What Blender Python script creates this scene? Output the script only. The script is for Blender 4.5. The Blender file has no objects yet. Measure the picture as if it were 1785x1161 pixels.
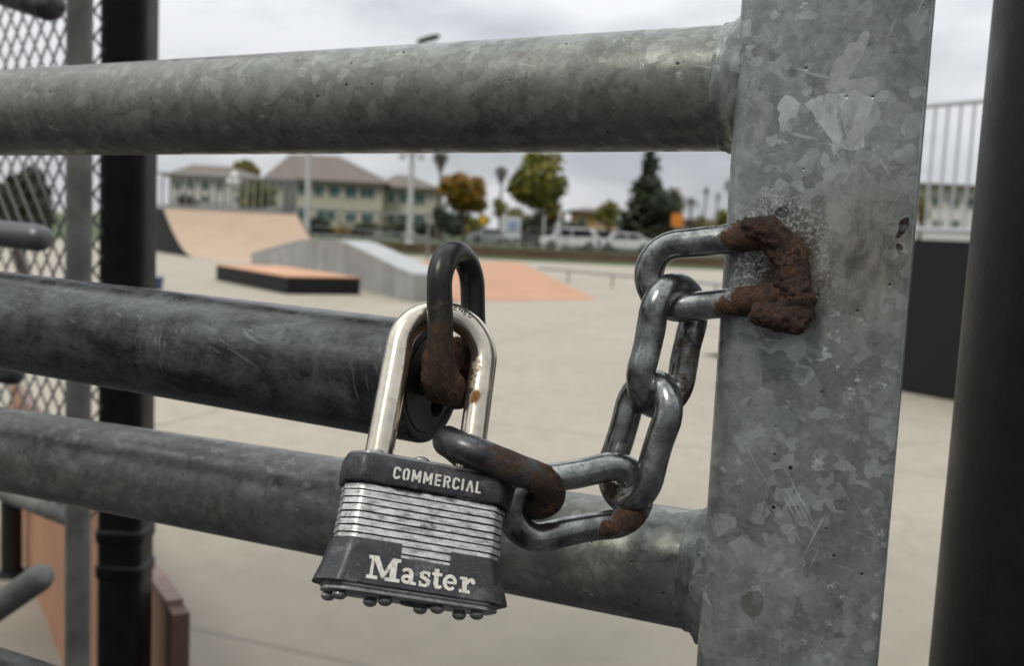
import bpy, bmesh, math, random
from mathutils import Vector, Matrix, noise as mnoise
R = math.radians
random.seed(7)
SC = bpy.context.scene
COL = SC.collection

# ------------------------------------------------------------------ camera
F, CX, CY = 1770.0, 892.5, 580.5
PITCH, ROLL, CAMH = R(5.8), R(2.7), 1.25
fw = Vector((0, math.cos(PITCH), -math.sin(PITCH)))
u0 = Vector((0, math.sin(PITCH), math.cos(PITCH)))
r0 = Vector((1, 0, 0))
CXv = r0 * math.cos(ROLL) + u0 * math.sin(ROLL)
CYv = u0 * math.cos(ROLL) - r0 * math.sin(ROLL)
CP = Vector((0, 0, CAMH))
cam_d = bpy.data.cameras.new('camera')
cam = bpy.data.objects.new('camera', cam_d); COL.objects.link(cam)
m3 = Matrix((CXv, CYv, -fw)).transposed()
cam.matrix_world = Matrix.Translation(CP) @ m3.to_4x4()
cam_d.sensor_width = 36; cam_d.lens = 36 * F / 1785
cam_d.clip_start = 0.02; cam_d.clip_end = 3000
cam_d.dof.use_dof = True; cam_d.dof.focus_distance = 0.35; cam_d.dof.aperture_fstop = 15.5
SC.camera = cam
# ------------------------------------------------------------------ light
SUN_EL, SUN_AZ = R(52), R(215)      # direction to sun: azimuth clockwise from +Y
w = bpy.data.worlds.new('World'); SC.world = w; w.use_nodes = True
nt = w.node_tree; nt.nodes.clear()
wo = nt.nodes.new('ShaderNodeOutputWorld'); bg = nt.nodes.new('ShaderNodeBackground')
sky = nt.nodes.new('ShaderNodeTexSky'); sky.sky_type = 'NISHITA'; sky.sun_disc = False
sky.sun_elevation = SUN_EL; sky.sun_rotation = SUN_AZ
tc = nt.nodes.new('ShaderNodeTexCoord')
mp = nt.nodes.new('ShaderNodeMapping'); mp.inputs['Scale'].default_value = (1, 1, 2.6); mp.inputs['Location'].default_value = (.35, .1, .42)
nz = nt.nodes.new('ShaderNodeTexNoise'); nz.inputs['Scale'].default_value = 2.3; nz.inputs['Detail'].default_value = 7; nz.inputs['Roughness'].default_value = .55
cr = nt.nodes.new('ShaderNodeValToRGB')
cr.color_ramp.elements[0].position = .40; cr.color_ramp.elements[0].color = (5.5, 5.7, 6.15, 1)
cr.color_ramp.elements[1].position = .56; cr.color_ramp.elements[1].color = (9.2, 9.3, 9.5, 1)
# more light from the bright cloud overhead than from the horizon
sx = nt.nodes.new('ShaderNodeSeparateXYZ')
mr = nt.nodes.new('ShaderNodeMapRange'); mr.inputs[1].default_value = .12; mr.inputs[2].default_value = .9; mr.inputs[3].default_value = 1.0; mr.inputs[4].default_value = 2.9
vm = nt.nodes.new('ShaderNodeVectorMath'); vm.operation = 'SCALE'
mx = nt.nodes.new('ShaderNodeMixRGB'); mx.inputs[0].default_value = .93
L = nt.links.new
L(tc.outputs['Generated'], mp.inputs[0]); L(mp.outputs[0], nz.inputs[0]); L(nz.outputs[0], cr.inputs[0])
L(tc.outputs['Generated'], sx.inputs[0]); L(sx.outputs[2], mr.inputs[0])
# sky dimmed behind the camera, out of view, added to deepen metal contrast
mb_ = nt.nodes.new('ShaderNodeMapRange'); mb_.inputs[1].default_value = -.45; mb_.inputs[2].default_value = .25; mb_.inputs[3].default_value = .45; mb_.inputs[4].default_value = 1.0
mm_ = nt.nodes.new('ShaderNodeMath'); mm_.operation = 'MULTIPLY'; L(sx.outputs[1], mb_.inputs[0]); L(mb_.outputs[0], mm_.inputs[0]); L(mr.outputs[0], mm_.inputs[1])
L(cr.outputs[0], vm.inputs[0]); L(mm_.outputs[0], vm.inputs['Scale'])
L(sky.outputs[0], mx.inputs[1]); L(vm.outputs[0], mx.inputs[2]); L(mx.outputs[0], bg.inputs[0])
bg.inputs[1].default_value = 0.088
L(bg.outputs[0], wo.inputs[0])
sd = bpy.data.lights.new('sun', 'SUN'); sd.energy = 1.45; sd.angle = R(10); sd.color = (1, .95, .87)
so = bpy.data.objects.new('sun', sd); COL.objects.link(so)
sdir = Vector((math.sin(SUN_AZ) * math.cos(SUN_EL), math.cos(SUN_AZ) * math.cos(SUN_EL), math.sin(SUN_EL)))
so.rotation_euler = sdir.to_track_quat('Z', 'Y').to_euler()
SC.view_settings.view_transform = 'Standard'; SC.view_settings.look = 'None'
SC.view_settings.exposure = 0.0; SC.view_settings.gamma = 1

# ------------------------------------------------------------------ helpers
def P(px, py, Z):                      # point seen at a pixel of the photo, Z metres along the view axis
    return CP + (CXv * ((px - CX) / F) - CYv * ((py - CY) / F) + fw) * Z
def W(px, py, D):                      # same, at world distance y = D
    d = CXv * ((px - CX) / F) - CYv * ((py - CY) / F) + fw
    return CP + d * (D / d.y)
def G(px, py, h=0.0):                  # point on the ground
    d = CXv * ((px - CX) / F) - CYv * ((py - CY) / F) + fw
    return CP + d * ((h - CAMH) / d.z)

class MB:
    def __init__(s): s.v = []; s.f = []; s.a = []
    def add(s, vs, fs, a=None):
        o = len(s.v); s.v += [Vector(v) for v in vs]; s.f += [tuple(i + o for i in f) for f in fs]
        s.a += (a if a else [0.0] * len(vs)); return s
    def box(s, c, d, rz=0):
        x, y, z = d[0] / 2, d[1] / 2, d[2] / 2; M = Matrix.Rotation(rz, 3, 'Z'); c = Vector(c)
        vs = [c + M @ Vector(p) for p in ((-x, -y, -z), (x, -y, -z), (x, y, -z), (-x, y, -z), (-x, -y, z), (x, -y, z), (x, y, z), (-x, y, z))]
        return s.add(vs, [(0, 3, 2, 1), (4, 5, 6, 7), (0, 1, 5, 4), (1, 2, 6, 5), (2, 3, 7, 6), (3, 0, 4, 7)])
    def tube(s, pts, rad, n=12, closed=False, cap=True, ref=None, attr=None):
        pts = [Vector(p) for p in pts]; m = len(pts)
        if not hasattr(rad, '__len__'): rad = [rad] * m
        T = []
        for i in range(m):
            a = pts[(i - 1) % m] if closed or i > 0 else pts[i]; b = pts[(i + 1) % m] if closed or i < m - 1 else pts[i]
            T.append((b - a).normalized())
        if ref is None: ref = Vector((0, 0, 1)) if abs(T[0].z) < .9 else Vector((1, 0, 0))
        nrm = (ref - T[0] * ref.dot(T[0])).normalized(); vs = []; at = []
        for i in range(m):
            nrm = (nrm - T[i] * nrm.dot(T[i])).normalized(); b = T[i].cross(nrm)
            for k in range(n):
                t = 2 * math.pi * k / n
                vs.append(pts[i] + (nrm * math.cos(t) + b * math.sin(t)) * rad[i])
        fs = []
        for i in range(m if closed else m - 1):
            j = (i + 1) % m
            for k in range(n):
                l = (k + 1) % n; fs.append((i * n + k, i * n + l, j * n + l, j * n + k))
        if not closed and cap: fs.append(tuple(range(n - 1, -1, -1))); fs.append(tuple((m - 1) * n + k for k in range(n)))
        if attr: at = [attr(v) for v in vs]
        return s.add(vs, fs, at or None)
    def loft(s, rings, cap0=True, cap1=True, closed=True):
        n = len(rings[0]); vs = [Vector(p) for r in rings for p in r]; fs = []
        for i in range(len(rings) - 1):
            for k in range(n if closed else n - 1):
                l = (k + 1) % n; fs.append((i * n + k, i * n + l, (i + 1) * n + l, (i + 1) * n + k))
        if cap0: fs.append(tuple(range(n - 1, -1, -1)))
        if cap1: fs.append(tuple((len(rings) - 1) * n + k for k in range(n)))
        return s.add(vs, fs)
    def ball(s, c, r, n=12, m=8, M=None):
        vs = []; fs = []; rr = r if hasattr(r, '__len__') else (r, r, r); c = Vector(c)
        for i in range(m + 1):
            t = math.pi * i / m
            for k in range(n):
                p = 2 * math.pi * k / n
                v = Vector((math.sin(t) * math.cos(p) * rr[0], math.sin(t) * math.sin(p) * rr[1], math.cos(t) * rr[2]))
                vs.append(c + (M @ v if M else v))
        for i in range(m):
            for k in range(n):
                l = (k + 1) % n; fs.append((i * n + k, (i + 1) * n + k, (i + 1) * n + l, i * n + l))
        return s.add(vs, fs)
    def prism(s, pts, off):            # polygon + offset vector
        n = len(pts); off = Vector(off); a = [Vector(p) for p in pts]
        return s.add(a + [p + off for p in a], [tuple(range(n)), tuple(range(2 * n - 1, n - 1, -1))] + [(i, i + n, (i + 1) % n + n, (i + 1) % n) for i in range(n)])
    def build(s, name, mat, parent=None, smooth=35, inv=None, weld=False):
        me = bpy.data.meshes.new(name)
        vs = s.v
        if parent is not None:
            pm = (parent if not hasattr(parent, 'matrix_basis') else root_matrix(parent)).inverted(); vs = [pm @ v for v in vs]
        me.from_pydata([tuple(v) for v in vs], [], s.f); me.validate(); 
        if any(s.a) and len(me.vertices) == len(s.a):
            at = me.attributes.new('rust', 'FLOAT', 'POINT'); at.data.foreach_set('value', s.a)
        bm = bmesh.new(); bm.from_mesh(me)
        if weld: bmesh.ops.remove_doubles(bm, verts=bm.verts, dist=1e-7)
        bmesh.ops.recalc_face_normals(bm, faces=bm.faces); bm.to_mesh(me); bm.free()
        if smooth: me.shade_smooth(); me.set_sharp_from_angle(angle=R(smooth))
        me.materials.append(mat)
        o = bpy.data.objects.new(name, me); COL.objects.link(o)
        if parent is not None and hasattr(parent, 'matrix_basis'): o.parent = parent
        return o
MATS = {}
def root_matrix(o):
    M = o.matrix_basis.copy()
    while o.parent: o = o.parent; M = o.matrix_basis @ M
    return M
def thing(name, label, cat, loc=(0, 0, 0), rz=0, group=None, rot=None):
    o = bpy.data.objects.new(name, None); COL.objects.link(o); o.empty_display_size = .05
    o.matrix_basis = Matrix.Translation(loc) @ Matrix.Rotation(rz, 4, 'Z')
    if rot is not None: o.matrix_basis = Matrix.Translation(loc) @ rot.to_4x4()
    return tag(o, label, cat, group)
def tag(o, label, cat, group=None):
    o['label'] = label; o['category'] = cat
    if group: o['group'] = group
    return o
def struct(o, kind='structure'): o['kind'] = kind; return o

# ---- material helper
class NM:
    def __init__(s, name):
        s.m = bpy.data.materials.new(name); s.m.use_nodes = True; s.t = s.m.node_tree
        s.b = s.t.nodes['Principled BSDF']; s.tc = s.n('TexCoord'); s.o = s.tc.outputs['Object']
    def n(s, k, **kw):
        x = s.t.nodes.new('ShaderNode' + k)
        for a, v in kw.items(): setattr(x, a, v)
        return x
    def l(s, a, b): s.t.links.new(a, b)
    def set(s, inp, v):
        i = s.b.inputs[inp] if isinstance(inp, str) else inp
        if hasattr(v, 'is_linked') or hasattr(v, 'links'): s.l(v, i)
        elif i.type == 'RGBA' and len(v) == 3: i.default_value = (*v, 1)
        else: i.default_value = v
    def map(s, v, scale=(1, 1, 1), loc=(0, 0, 0), rot=(0, 0, 0)):
        x = s.n('Mapping'); s.l(v, x.inputs[0]); x.inputs['Scale'].default_value = scale; x.inputs['Location'].default_value = loc; x.inputs['Rotation'].default_value = rot
        return x.outputs[0]
    def noise(s, v, scale, detail=4, rough=.55, dist=0):
        x = s.n('TexNoise'); s.l(v, x.inputs['Vector']); x.inputs['Scale'].default_value = scale; x.inputs['Detail'].default_value = detail
        x.inputs['Roughness'].default_value = rough; x.inputs['Distortion'].default_value = dist; return x
    def vor(s, v, scale, feat='F1'):
        x = s.n('TexVoronoi', feature=feat); s.l(v, x.inputs['Vector']); x.inputs['Scale'].default_value = scale; return x
    def ramp(s, v, *st, interp='LINEAR'):
        x = s.n('ValToRGB'); s.l(v, x.inputs[0]); e = x.color_ramp.elements; x.color_ramp.interpolation = interp
        while len(e) < len(st): e.new(.5)
        for i, (p, c) in enumerate(st):
            e[i].position = p; e[i].color = (c, c, c, 1) if not hasattr(c, '__len__') else (*c, 1)
        return x.outputs[0]
    def mix(s, f, a, b, mode='MIX'):
        x = s.n('MixRGB', blend_type=mode); 
        for i, v in enumerate((f, a, b)): s.set(x.inputs[i], v)
        return x.outputs[0]
    def math(s, op, a, b=0.0, clamp=False):
        x = s.n('Math', operation=op, use_clamp=clamp); s.set(x.inputs[0], a); s.set(x.inputs[1], b); return x.outputs[0]
    def warp(s, v, amt, scale, detail=3):
        nn = s.noise(v, scale, detail); a = s.n('VectorMath', operation='SUBTRACT'); s.l(nn.outputs['Color'], a.inputs[0]); a.inputs[1].default_value = (.5, .5, .5)
        b = s.n('VectorMath', operation='SCALE'); s.l(a.outputs[0], b.inputs[0]); b.inputs['Scale'].default_value = amt
        c = s.n('VectorMath', operation='ADD'); s.l(v, c.inputs[0]); s.l(b.outputs[0], c.inputs[1]); return c.outputs[0]
    def blob(s, v, c, rad, soft=.5, rot=0):  # 1 inside an ellipsoid, 0 outside
        mm = s.n('Mapping'); mm.vector_type = 'TEXTURE'; s.l(v, mm.inputs[0]); mm.inputs['Location'].default_value = c; mm.inputs['Scale'].default_value = rad; mm.inputs['Rotation'].default_value = (0, rot, 0)
        ln = s.n('VectorMath', operation='LENGTH'); s.l(mm.outputs[0], ln.inputs[0])
        x = s.n('MapRange'); s.l(ln.outputs['Value'], x.inputs[0]); x.inputs[1].default_value = 1 - soft; x.inputs[2].default_value = 1 + soft * .4; x.inputs[3].default_value = 1; x.inputs[4].default_value = 0
        return x.outputs[0]
    def bump(s, h, strength=.3, dist=.001):
        x = s.n('Bump'); s.l(h, x.inputs['Height']); x.inputs['Strength'].default_value = strength; x.inputs['Distance'].default_value = dist
        s.l(x.outputs[0], s.b.inputs['Normal']); return x

def plain(name, col, rough=.6, metal=0, var=.15, scale=3, bump=0):
    q = NM(name); nn = q.noise(q.o, scale, 5, .6)
    a = tuple(c * (1 - var) for c in col); b = tuple(min(1, c * (1 + var)) for c in col)
    q.set('Base Color', q.ramp(nn.outputs[0], (.3, a), (.7, b))); q.set('Roughness', rough); q.set('Metallic', metal)
    if bump: q.bump(q.noise(q.o, scale * 12, 4).outputs[0], bump, .02)
    return q.m

def galvanized(name, post=None, seed=0, tint=(1, 1, 1), dark=1.0, flake=1.0):
    q = NM(name); base = q.map(q.o, loc=(seed * 1.7, seed * .9, seed * .4))
    wv = q.warp(base, .010, 55, 3); wv2 = q.warp(base, .005, 160, 2)
    v1 = q.vor(wv, 62); v2 = q.vor(wv2, 150)
    c1 = q.n('SeparateColor'); q.l(v1.outputs['Color'], c1.inputs[0]); c2 = q.n('SeparateColor'); q.l(v2.outputs['Color'], c2.inputs[0])
    dark *= .84
    g = lambda x, k=1.0: (x * .93 * k * dark * tint[0], x * 1.0 * k * dark * tint[1], x * .97 * k * dark * tint[2])
    basec = q.ramp(c1.outputs[0], (0, g(.20)), (.14, g(.33)), (.30, g(.24)), (.44, g(.37)), (.58, g(.27)), (.72, g(.31)), (.84, g(.42)), (.94, g(.40 + .38 * flake)), interp='CONSTANT')
    med = q.ramp(c2.outputs[1], (0, g(.17)), (.16, g(.32)), (.32, g(.23)), (.48, g(.38)), (.62, g(.28)), (.78, g(.34)), (.88, g(.44 + .16 * flake)), interp='CONSTANT')
    soft = q.ramp(c1.outputs[1], (0, g(.24)), (1, g(.36)))
    basec = q.mix(.12 if flake == 1 else .45, basec, soft); med = q.mix(.08 if flake == 1 else .45, med, soft)
    big = q.noise(base, 16, 3, .5).outputs[0]
    regm = q.ramp(big, (.42, 0), (.58, 1))
    c = q.mix(regm, basec, med)
    v3 = q.vor(wv2, 290); c3 = q.n('SeparateColor'); q.l(v3.outputs['Color'], c3.inputs[0]); reg2 = q.ramp(q.noise(q.map(base, loc=(3, 1, 2)), 24, 3, .5).outputs[0], (.46, 0), (.56, 1))
    c = q.mix(q.math('MULTIPLY', q.ramp(c3.outputs[0], (0, 0), (.66, .0), (.67, .45), (.86, .45), (.87, .8), interp='CONSTANT'), reg2), c, g(.36 + .20 * flake))
    c = q.mix(q.math('MULTIPLY', q.ramp(c3.outputs[1], (0, 0), (.72, .6), interp='CONSTANT'), q.math('SUBTRACT', 1.0, reg2)), c, g(.18))
    c = q.mix(.26, c, q.ramp(q.noise(base, 34, 7, .66).outputs[0], (.34, g(.06)), (.5, g(.25)), (.68, g(.62))))
    sp = q.noise(base, 420, 3, .7).outputs[0]
    c = q.mix(.17, c, q.ramp(sp, (.3, g(.10)), (.7, g(.55))))
    # brownish handling marks, running streaks
    br = q.ramp(q.noise(q.map(base, (1, 1, .45), rot=(0, .5, 0)), 75, 5, .65).outputs[0], (.60, 0), (.70, .55))
    c = q.mix(br, c, (.075, .060, .042))
    for rr_, am in (((0, .55, 0), .45), ((0, -.35, 0), .3), ((0, 1.35, 0), .3)):
        vr = q.n('VectorRotate', rotation_type='EULER_XYZ'); q.l(base, vr.inputs['Vector']); vr.inputs['Rotation'].default_value = rr_
        sn = q.noise(q.map(vr.outputs[0], (1, 1, .035)), 620, 2, .5).outputs[0]
        gate_ = q.ramp(q.noise(q.map(base, loc=(am, rr_[1], 0)), 26, 3).outputs[0], (.54, 0), (.66, am)); c = q.mix(q.math('MULTIPLY', q.ramp(sn, (.66, 0), (.70, 1)), gate_), c, g(.8))
    fl = q.ramp(q.noise(base, 150, 6, .78).outputs[0], (.60, 0), (.66, .7)); c = q.mix(q.math('MULTIPLY', fl, q.ramp(q.noise(base, 22, 3).outputs[0], (.5, 0), (.6, 1))), c, g(.85))
    dk_ = q.ramp(q.noise(base, 120, 6, .75).outputs[0], (.60, 0), (.68, .6)); c = q.mix(dk_, c, g(.10))
    # pits
    pv = q.vor(base, 210); pc = q.n('SeparateColor'); q.l(pv.outputs['Color'], pc.inputs[0])
    pit = q.math('MULTIPLY', q.ramp(q.math('DIVIDE', pv.outputs['Distance'], q.math('ADD', q.math('MULTIPLY', pc.outputs[0], .9), .25)), (.10, 1), (.19, 0)), q.ramp(pc.outputs[2], (.80, 0), (.84, 1)))
    c = q.mix(pit, c, (.03, .03, .03))
    rough = q.ramp(c2.outputs[0], (0, .50), (1, .26)); hb = q.noise(base, 260, 4, .6).outputs[0]
    metal = .55
    if post:
        pw = q.warp(q.o, .016, 70, 4); lp = lambda x, y, z: (x, y, z)
        (hx, hy, hz) = post['weld']
        # heat-bleached, spattered zone round the weld
        h1 = q.blob(pw, (hx + .002, hy, hz + .004), (.019, .03, .023), .5)
        spk = q.ramp(q.noise(q.o, 900, 3, .75).outputs[0], (.42, (.04, .036, .03)), (.52, (.20, .19, .17)), (.64, (.80, .81, .80)))
        c = q.mix(q.math('MULTIPLY', h1, .92), c, spk)
        h2 = q.blob(pw, (hx + .005, hy, hz - .004), (.0125, .03, .019), .35)
        c = q.mix(q.math('MULTIPLY', h2, .9), c, q.ramp(q.noise(q.o, 500, 4, .7).outputs[0], (.35, (.022, .014, .009)), (.6, (.09, .06, .04)), (.75, (.3, .28, .25))))
        # tan stained fan to the right of it
        h3 = q.blob(pw, (hx + .028, hy, hz + .008), (.019, .03, .027), .8)
        streak = q.ramp(q.noise(q.map(q.o, (1, 1, .35), rot=(0, .62, 0)), 230, 4, .65).outputs[0], (.42, 0), (.62, 1))
        tan = q.mix(streak, (.27, .245, .19), (.07, .05, .028))
        c = q.mix(q.math('MULTIPLY', h3, .72), c, tan)
        for (dx, dz, rx, rz_, ro, col, st) in post['marks']:
            col = tuple(x * .82 for x in col); st = min(1, st * 1.1)
            bl = q.blob(q.warp(q.o, .0085, 105, 2.5), (hx + dx, hy, hz + dz), (rx, .05, rz_), .045, ro)
            c = q.mix(q.math('MULTIPLY', q.math('MULTIPLY', bl, st), q.ramp(q.noise(q.o, 260, 5, .7).outputs[0], (.34, .45), (.56, 1))), c, col)
    q.set('Base Color', c); q.set('Roughness', rough); q.set('Metallic', metal)
    bh = q.math('SUBTRACT', q.math('MULTIPLY', hb, .5), pit)
    q.bump(bh, .35, .0006)
    q.b.inputs['Specular IOR Level'].default_value = .4
    return q.m

def steel_rust(name, steel, rustc, rough=.35, metal=.9, bias=0.0, grime=.5, bumpd=.0005):
    """steel with rust where the point attribute 'rust' says so, edges broken by noise"""
    q = NM(name); at = q.n('Attribute', attribute_name='rust')
    n1 = q.noise(q.o, 230, 6, .65).outputs[0]; n2 = q.noise(q.o, 900, 4, .7).outputs[0]; n3 = q.noise(q.o, 90, 4, .6).outputs[0]
    k = q.math('ADD', q.math('ADD', at.outputs['Fac'], bias), q.math('MULTIPLY', q.math('SUBTRACT', n1, .5), 1.3))
    m = q.ramp(k, (.38, 0), (.62, 1))
    sc = q.ramp(n3, (.3, tuple(c * (1 - grime) for c in steel)), (.62, steel), (.8, tuple(min(1, c * 1.25) for c in steel)))
    sc = q.mix(q.math('MULTIPLY', q.ramp(n2, (.52, 0), (.66, 1)), .6), sc, tuple(c * .25 for c in steel)) if grime > .3 else sc; sc = q.mix(q.math('MULTIPLY', q.ramp(n1, (.52, 0), (.68, 1)), grime), sc, (steel[0] * .30, steel[1] * .32, steel[2] * .30))
    rc = q.ramp(q.math('ADD', q.math('MULTIPLY', n2, .45), q.math('MULTIPLY', n1, .6)), (.40, tuple(c * .22 for c in rustc)), (.5, tuple(c * .6 for c in rustc)), (.58, rustc), (.66, (rustc[0] * 1.9, rustc[1] * 1.7, rustc[2] * 1.3)), (.76, (rustc[0] * 3.6, rustc[1] * 4.2, rustc[2] * 3.4)))
    q.set('Base Color', q.mix(m, sc, rc)); q.set('Metallic', q.mix(m, (metal,) * 3, (.0,) * 3)); q.set('Roughness', q.mix(m, (rough,) * 3, (.88,) * 3))
    h = q.math('ADD', q.math('MULTIPLY', n1, .5), q.math('MULTIPLY', q.math('MULTIPLY', n2, m), .8)); q.bump(h, .45, bumpd)
    return q.m

# ------------------------------------------------------------------ ground and setting
q = NM('concrete'); n1 = q.noise(q.o, .45, 5, .6).outputs[0]; n2 = q.noise(q.o, 7, 6, .65).outputs[0]; n3 = q.noise(q.o, 60, 3).outputs[0]
c = q.ramp(n1, (.3, (.325, .295, .235)), (.7, (.40, .365, .295)))
c = q.mix(.35, c, q.ramp(n2, (.3, (.25, .22, .17)), (.65, (.44, .40, .32))))
st = q.ramp(q.noise(q.map(q.o, (1, 2.2, 1)), .9, 4, .7).outputs[0], (.60, 0), (.72, .35)); c = q.mix(st, c, (.23, .215, .19))
bk = q.n('TexBrick'); q.l(q.map(q.o, (1, 1, 1), (.4, 1.1, 0), (0, 0, .35)), bk.inputs[0]); bk.offset = 0
for k_, v_ in (('Scale', .28), ('Mortar Size', .004), ('Mortar Smooth', .4), ('Brick Width', 1), ('Row Height', 1)): bk.inputs[k_].default_value = v_
c = q.mix(q.math('MULTIPLY', bk.outputs['Fac'], .7), c, (.14, .13, .115))
ck = q.vor(q.warp(q.o, .9, .8, 5), .42, 'DISTANCE_TO_EDGE'); crk = q.math('MULTIPLY', q.ramp(ck.outputs['Distance'], (.0, .35), (.009, 0)), q.ramp(q.noise(q.o, .5, 3).outputs[0], (.45, 0), (.6, 1)))
c = q.mix(crk, c, (.13, .12, .10)); sp_ = q.ramp(q.noise(q.o, 3.5, 6, .75).outputs[0], (.62, 0), (.75, .4)); c = q.mix(sp_, c, (.20, .185, .15))
fore_dark = q.blob(q.warp(q.o, .8, 1.2, 4), (-.2, 1.6, 0), (3.0, 2.9, 2), .9); c = q.mix(q.math('MULTIPLY', fore_dark, .9), c, (.15, .138, .11))  # foreground darkening painted into the concrete colour, fading away from the gate
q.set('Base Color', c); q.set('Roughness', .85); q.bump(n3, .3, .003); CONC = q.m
PEACH = plain('peach_concrete', (.46, .25, .145), .8, 0, .12, .8)
ASPH = plain('asphalt', (.045, .045, .047), .9, 0, .3, 30, .3)
GRASS = plain('grass', (.055, .085, .022), .95, 0, .35, 2.5, .3)
SOIL = plain('dry_soil', (.12, .085, .05), .95, 0, .35, 1.5, .3)

def sheet(name, pts, mat, z=0.0):
    mb = MB(); mb.add([(p[0], p[1], z) for p in pts], [tuple(range(len(pts)))]); return struct(mb.build(name, mat, smooth=0))
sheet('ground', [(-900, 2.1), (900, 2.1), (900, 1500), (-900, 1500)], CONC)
sheet('added_dark_ground', [(-60, -60), (60, -60), (60, 2.1), (-60, 2.1)], ASPH)  # unseen dark ground added below the camera so the rail undersides stay dark
sheet('lawn', [(-300, 41.5), (300, 41.5), (300, 300), (-300, 300)], GRASS, .004)
sheet('road', [(-300, 84), (300, 84), (300, 100), (-300, 100)], ASPH, .008)
orange_pts = [G(735, 455), G(905, 457), G(1042, 523), G(764, 526)]
sheet('orange_paving', orange_pts, PEACH, .004)
sheet('ramp_apron', [G(340, 449), G(560, 446), G(520, 462), G(440, 458)], plain('apron_peach', (.50, .36, .26), .8, 0, .08, 1), .004)

# ------------------------------------------------------------------ gate
GA = R(25.5)
GR = Vector((math.cos(GA), -math.sin(GA), 0)); GN = Vector((-math.sin(GA), -math.cos(GA), 0))   # gate right, gate front normal
Epipe = P(1300, 153, .385)
corner_off = GN * .0325
PC = Vector((Epipe.x, Epipe.y, 0)) + GR * .0325           # post axis
gate = thing('metal_gate', 'galvanized steel gate of round rails welded to a square post with rusty weld stain', 'gate', PC, -GA)
gm = gate.matrix_basis; gi = gm.inverted()
HW = .0316
def rrect(hx, hy, r, n=8):
    out = []
    for (sx_, sy_, a0) in ((1, -1, -90), (1, 1, 0), (-1, 1, 90), (-1, -1, 180)):
        for k in range(n + 1):
            a = R(a0 + 90 * k / n); out.append((sx_ * (hx - r) + r * math.cos(a), sy_ * (hy - r) + r * math.sin(a)))
    return out
weld_l = gi @ P(1345, 480, .35); 
marks = [(.0005 + .0, .0225, .0032, .0016, .0, (.045, .035, .045), .9), (.041, .018, .0016, .0030, .35, (.04, .022, .026), .95), (.0405, .0115, .0012, .0022, .2, (.05, .03, .03), .9),
         (.019, .0725, .0042, .011, .45, (.55, .56, .53), .75), (.0235, .064, .0045, .0038, 0, (.55, .56, .53), .7), (.026, .0515, .0075, .0030, -.75, (.55, .57, .56), .75), (.0195, .021, .0032, .0062, -.35, (.48, .47, .42), .7),
         (-.0085, .075, .0022, .009, .1, (.5, .51, .5), .35), (-.0075, .055, .0022, .010, 0, (.5, .5, .49), .35), (.040, .085, .0040, .005, -.4, (.42, .44, .44), .6),
         (.036, .055, .003, .005, .2, (.42, .43, .42), .5), (-.012, -.090, .0042, .0045, .2, (.5, .52, .52), .6), (.008, -.102, .0055, .0018, .5, (.5, .52, .52), .65), (.001, -.118, .0045, .0050, 0, (.16, .15, .12), .6),
         (.022, -.112, .0036, .0034, 0, (.36, .38, .38), .6), (-.010, -.052, .0040, .009, .25, (.33, .35, .36), .5), (.006, -.050, .0055, .004, 0, (.36, .39, .40), .5), (.020, -.138, .0045, .0055, .3, (.36, .38, .39), .5),
         (.004, -.141, .003, .004, 0, (.40, .42, .43), .5)]
GALV_POST = galvanized('galvanized_post', {'weld': (weld_l.x, -HW, weld_l.z), 'marks': marks}, 1, (1, 1, 1), 1.2)
GALV = galvanized('galvanized_rail', None, 3, (1.02, 1.0, .90), .74, .8)
mb = MB()
zs = [.03, .3, .6, .9, 1.0, 1.1, 1.2, 1.3, 1.4, 1.6, 1.85]
ROTP = Matrix.Rotation(R(3.8), 3, 'Z')
def postring(hx, z): return [gm @ (ROTP @ Vector((x, y, z))) for x, y in [p for p in rrect(hx, hx, .0028) if p[0] > 0] + [p for p in rrect(hx, hx, .0085) if p[0] < 0]]
mb.loft([postring(HW, z) for z in zs] , True, True)
gp = mb.build('gate_post', GALV_POST, gate, 40)
def rail(p0, p1, r, ext=.55, name='rail', mat=GALV, wel=True, n=64):
    p0 = Vector(p0); p1 = Vector(p1); d = (p1 - p0).normalized(); p1 = p1 + d * ext
    mb = MB(); k = 60; L_ = (p1 - p0).length
    mb.tube([p0 + d * L_ * i / k for i in range(k + 1)], r, n)
    o = mb.build(name, mat, gate, 40)
    if wel:
        mb = MB(); N = 72; rings = []
        prof = [(0.0095, -.0002), (.0086, .0006), (.0072, .0009), (.0060, .0009), (.0046, .0018), (.0030, .0030), (.0014, .0044), (-.0004, .0058), (-.0030, .0064), (-.0080, .0060), (-.0140, .0030)]
        up = Vector((0, 0, 1)); b = d.cross(up).normalized(); up = b.cross(d)
        base = p0
        for (t, e) in prof:
            ring = []
            for i in range(N):
                a = 2 * math.pi * i / N; dr = up * math.cos(a) + b * math.sin(a)
                nn = mnoise.noise(Vector((math.cos(a) * 3, math.sin(a) * 3, t * 300 + p0.z * 9))); n2_ = mnoise.noise(Vector((math.cos(a) * 9, math.sin(a) * 9, t * 500)))
                ring.append(base + d * (t + .0012 * nn) + dr * (r + e * (1 + .22 * nn) + .0007 * n2_ * (1 if t < .009 else 0)))
            rings.append(ring)
        mb.loft(rings, False, False); mb.build('weld_collar', WELD, gate, 60)
    return o
WELD = galvanized('galvanized_weld', None, 9, (1, 1, .97), .78)
top0 = P(1300, 153, .385); top1 = P(0, 197, .572)
low_x = P(1240, 999, .405); low1 = P(0, 782, .585)
rail(top0 + GR * .002, top1, .0236); rail(low_x + GR * .001, low1, .0236)
BLK = None
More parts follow.
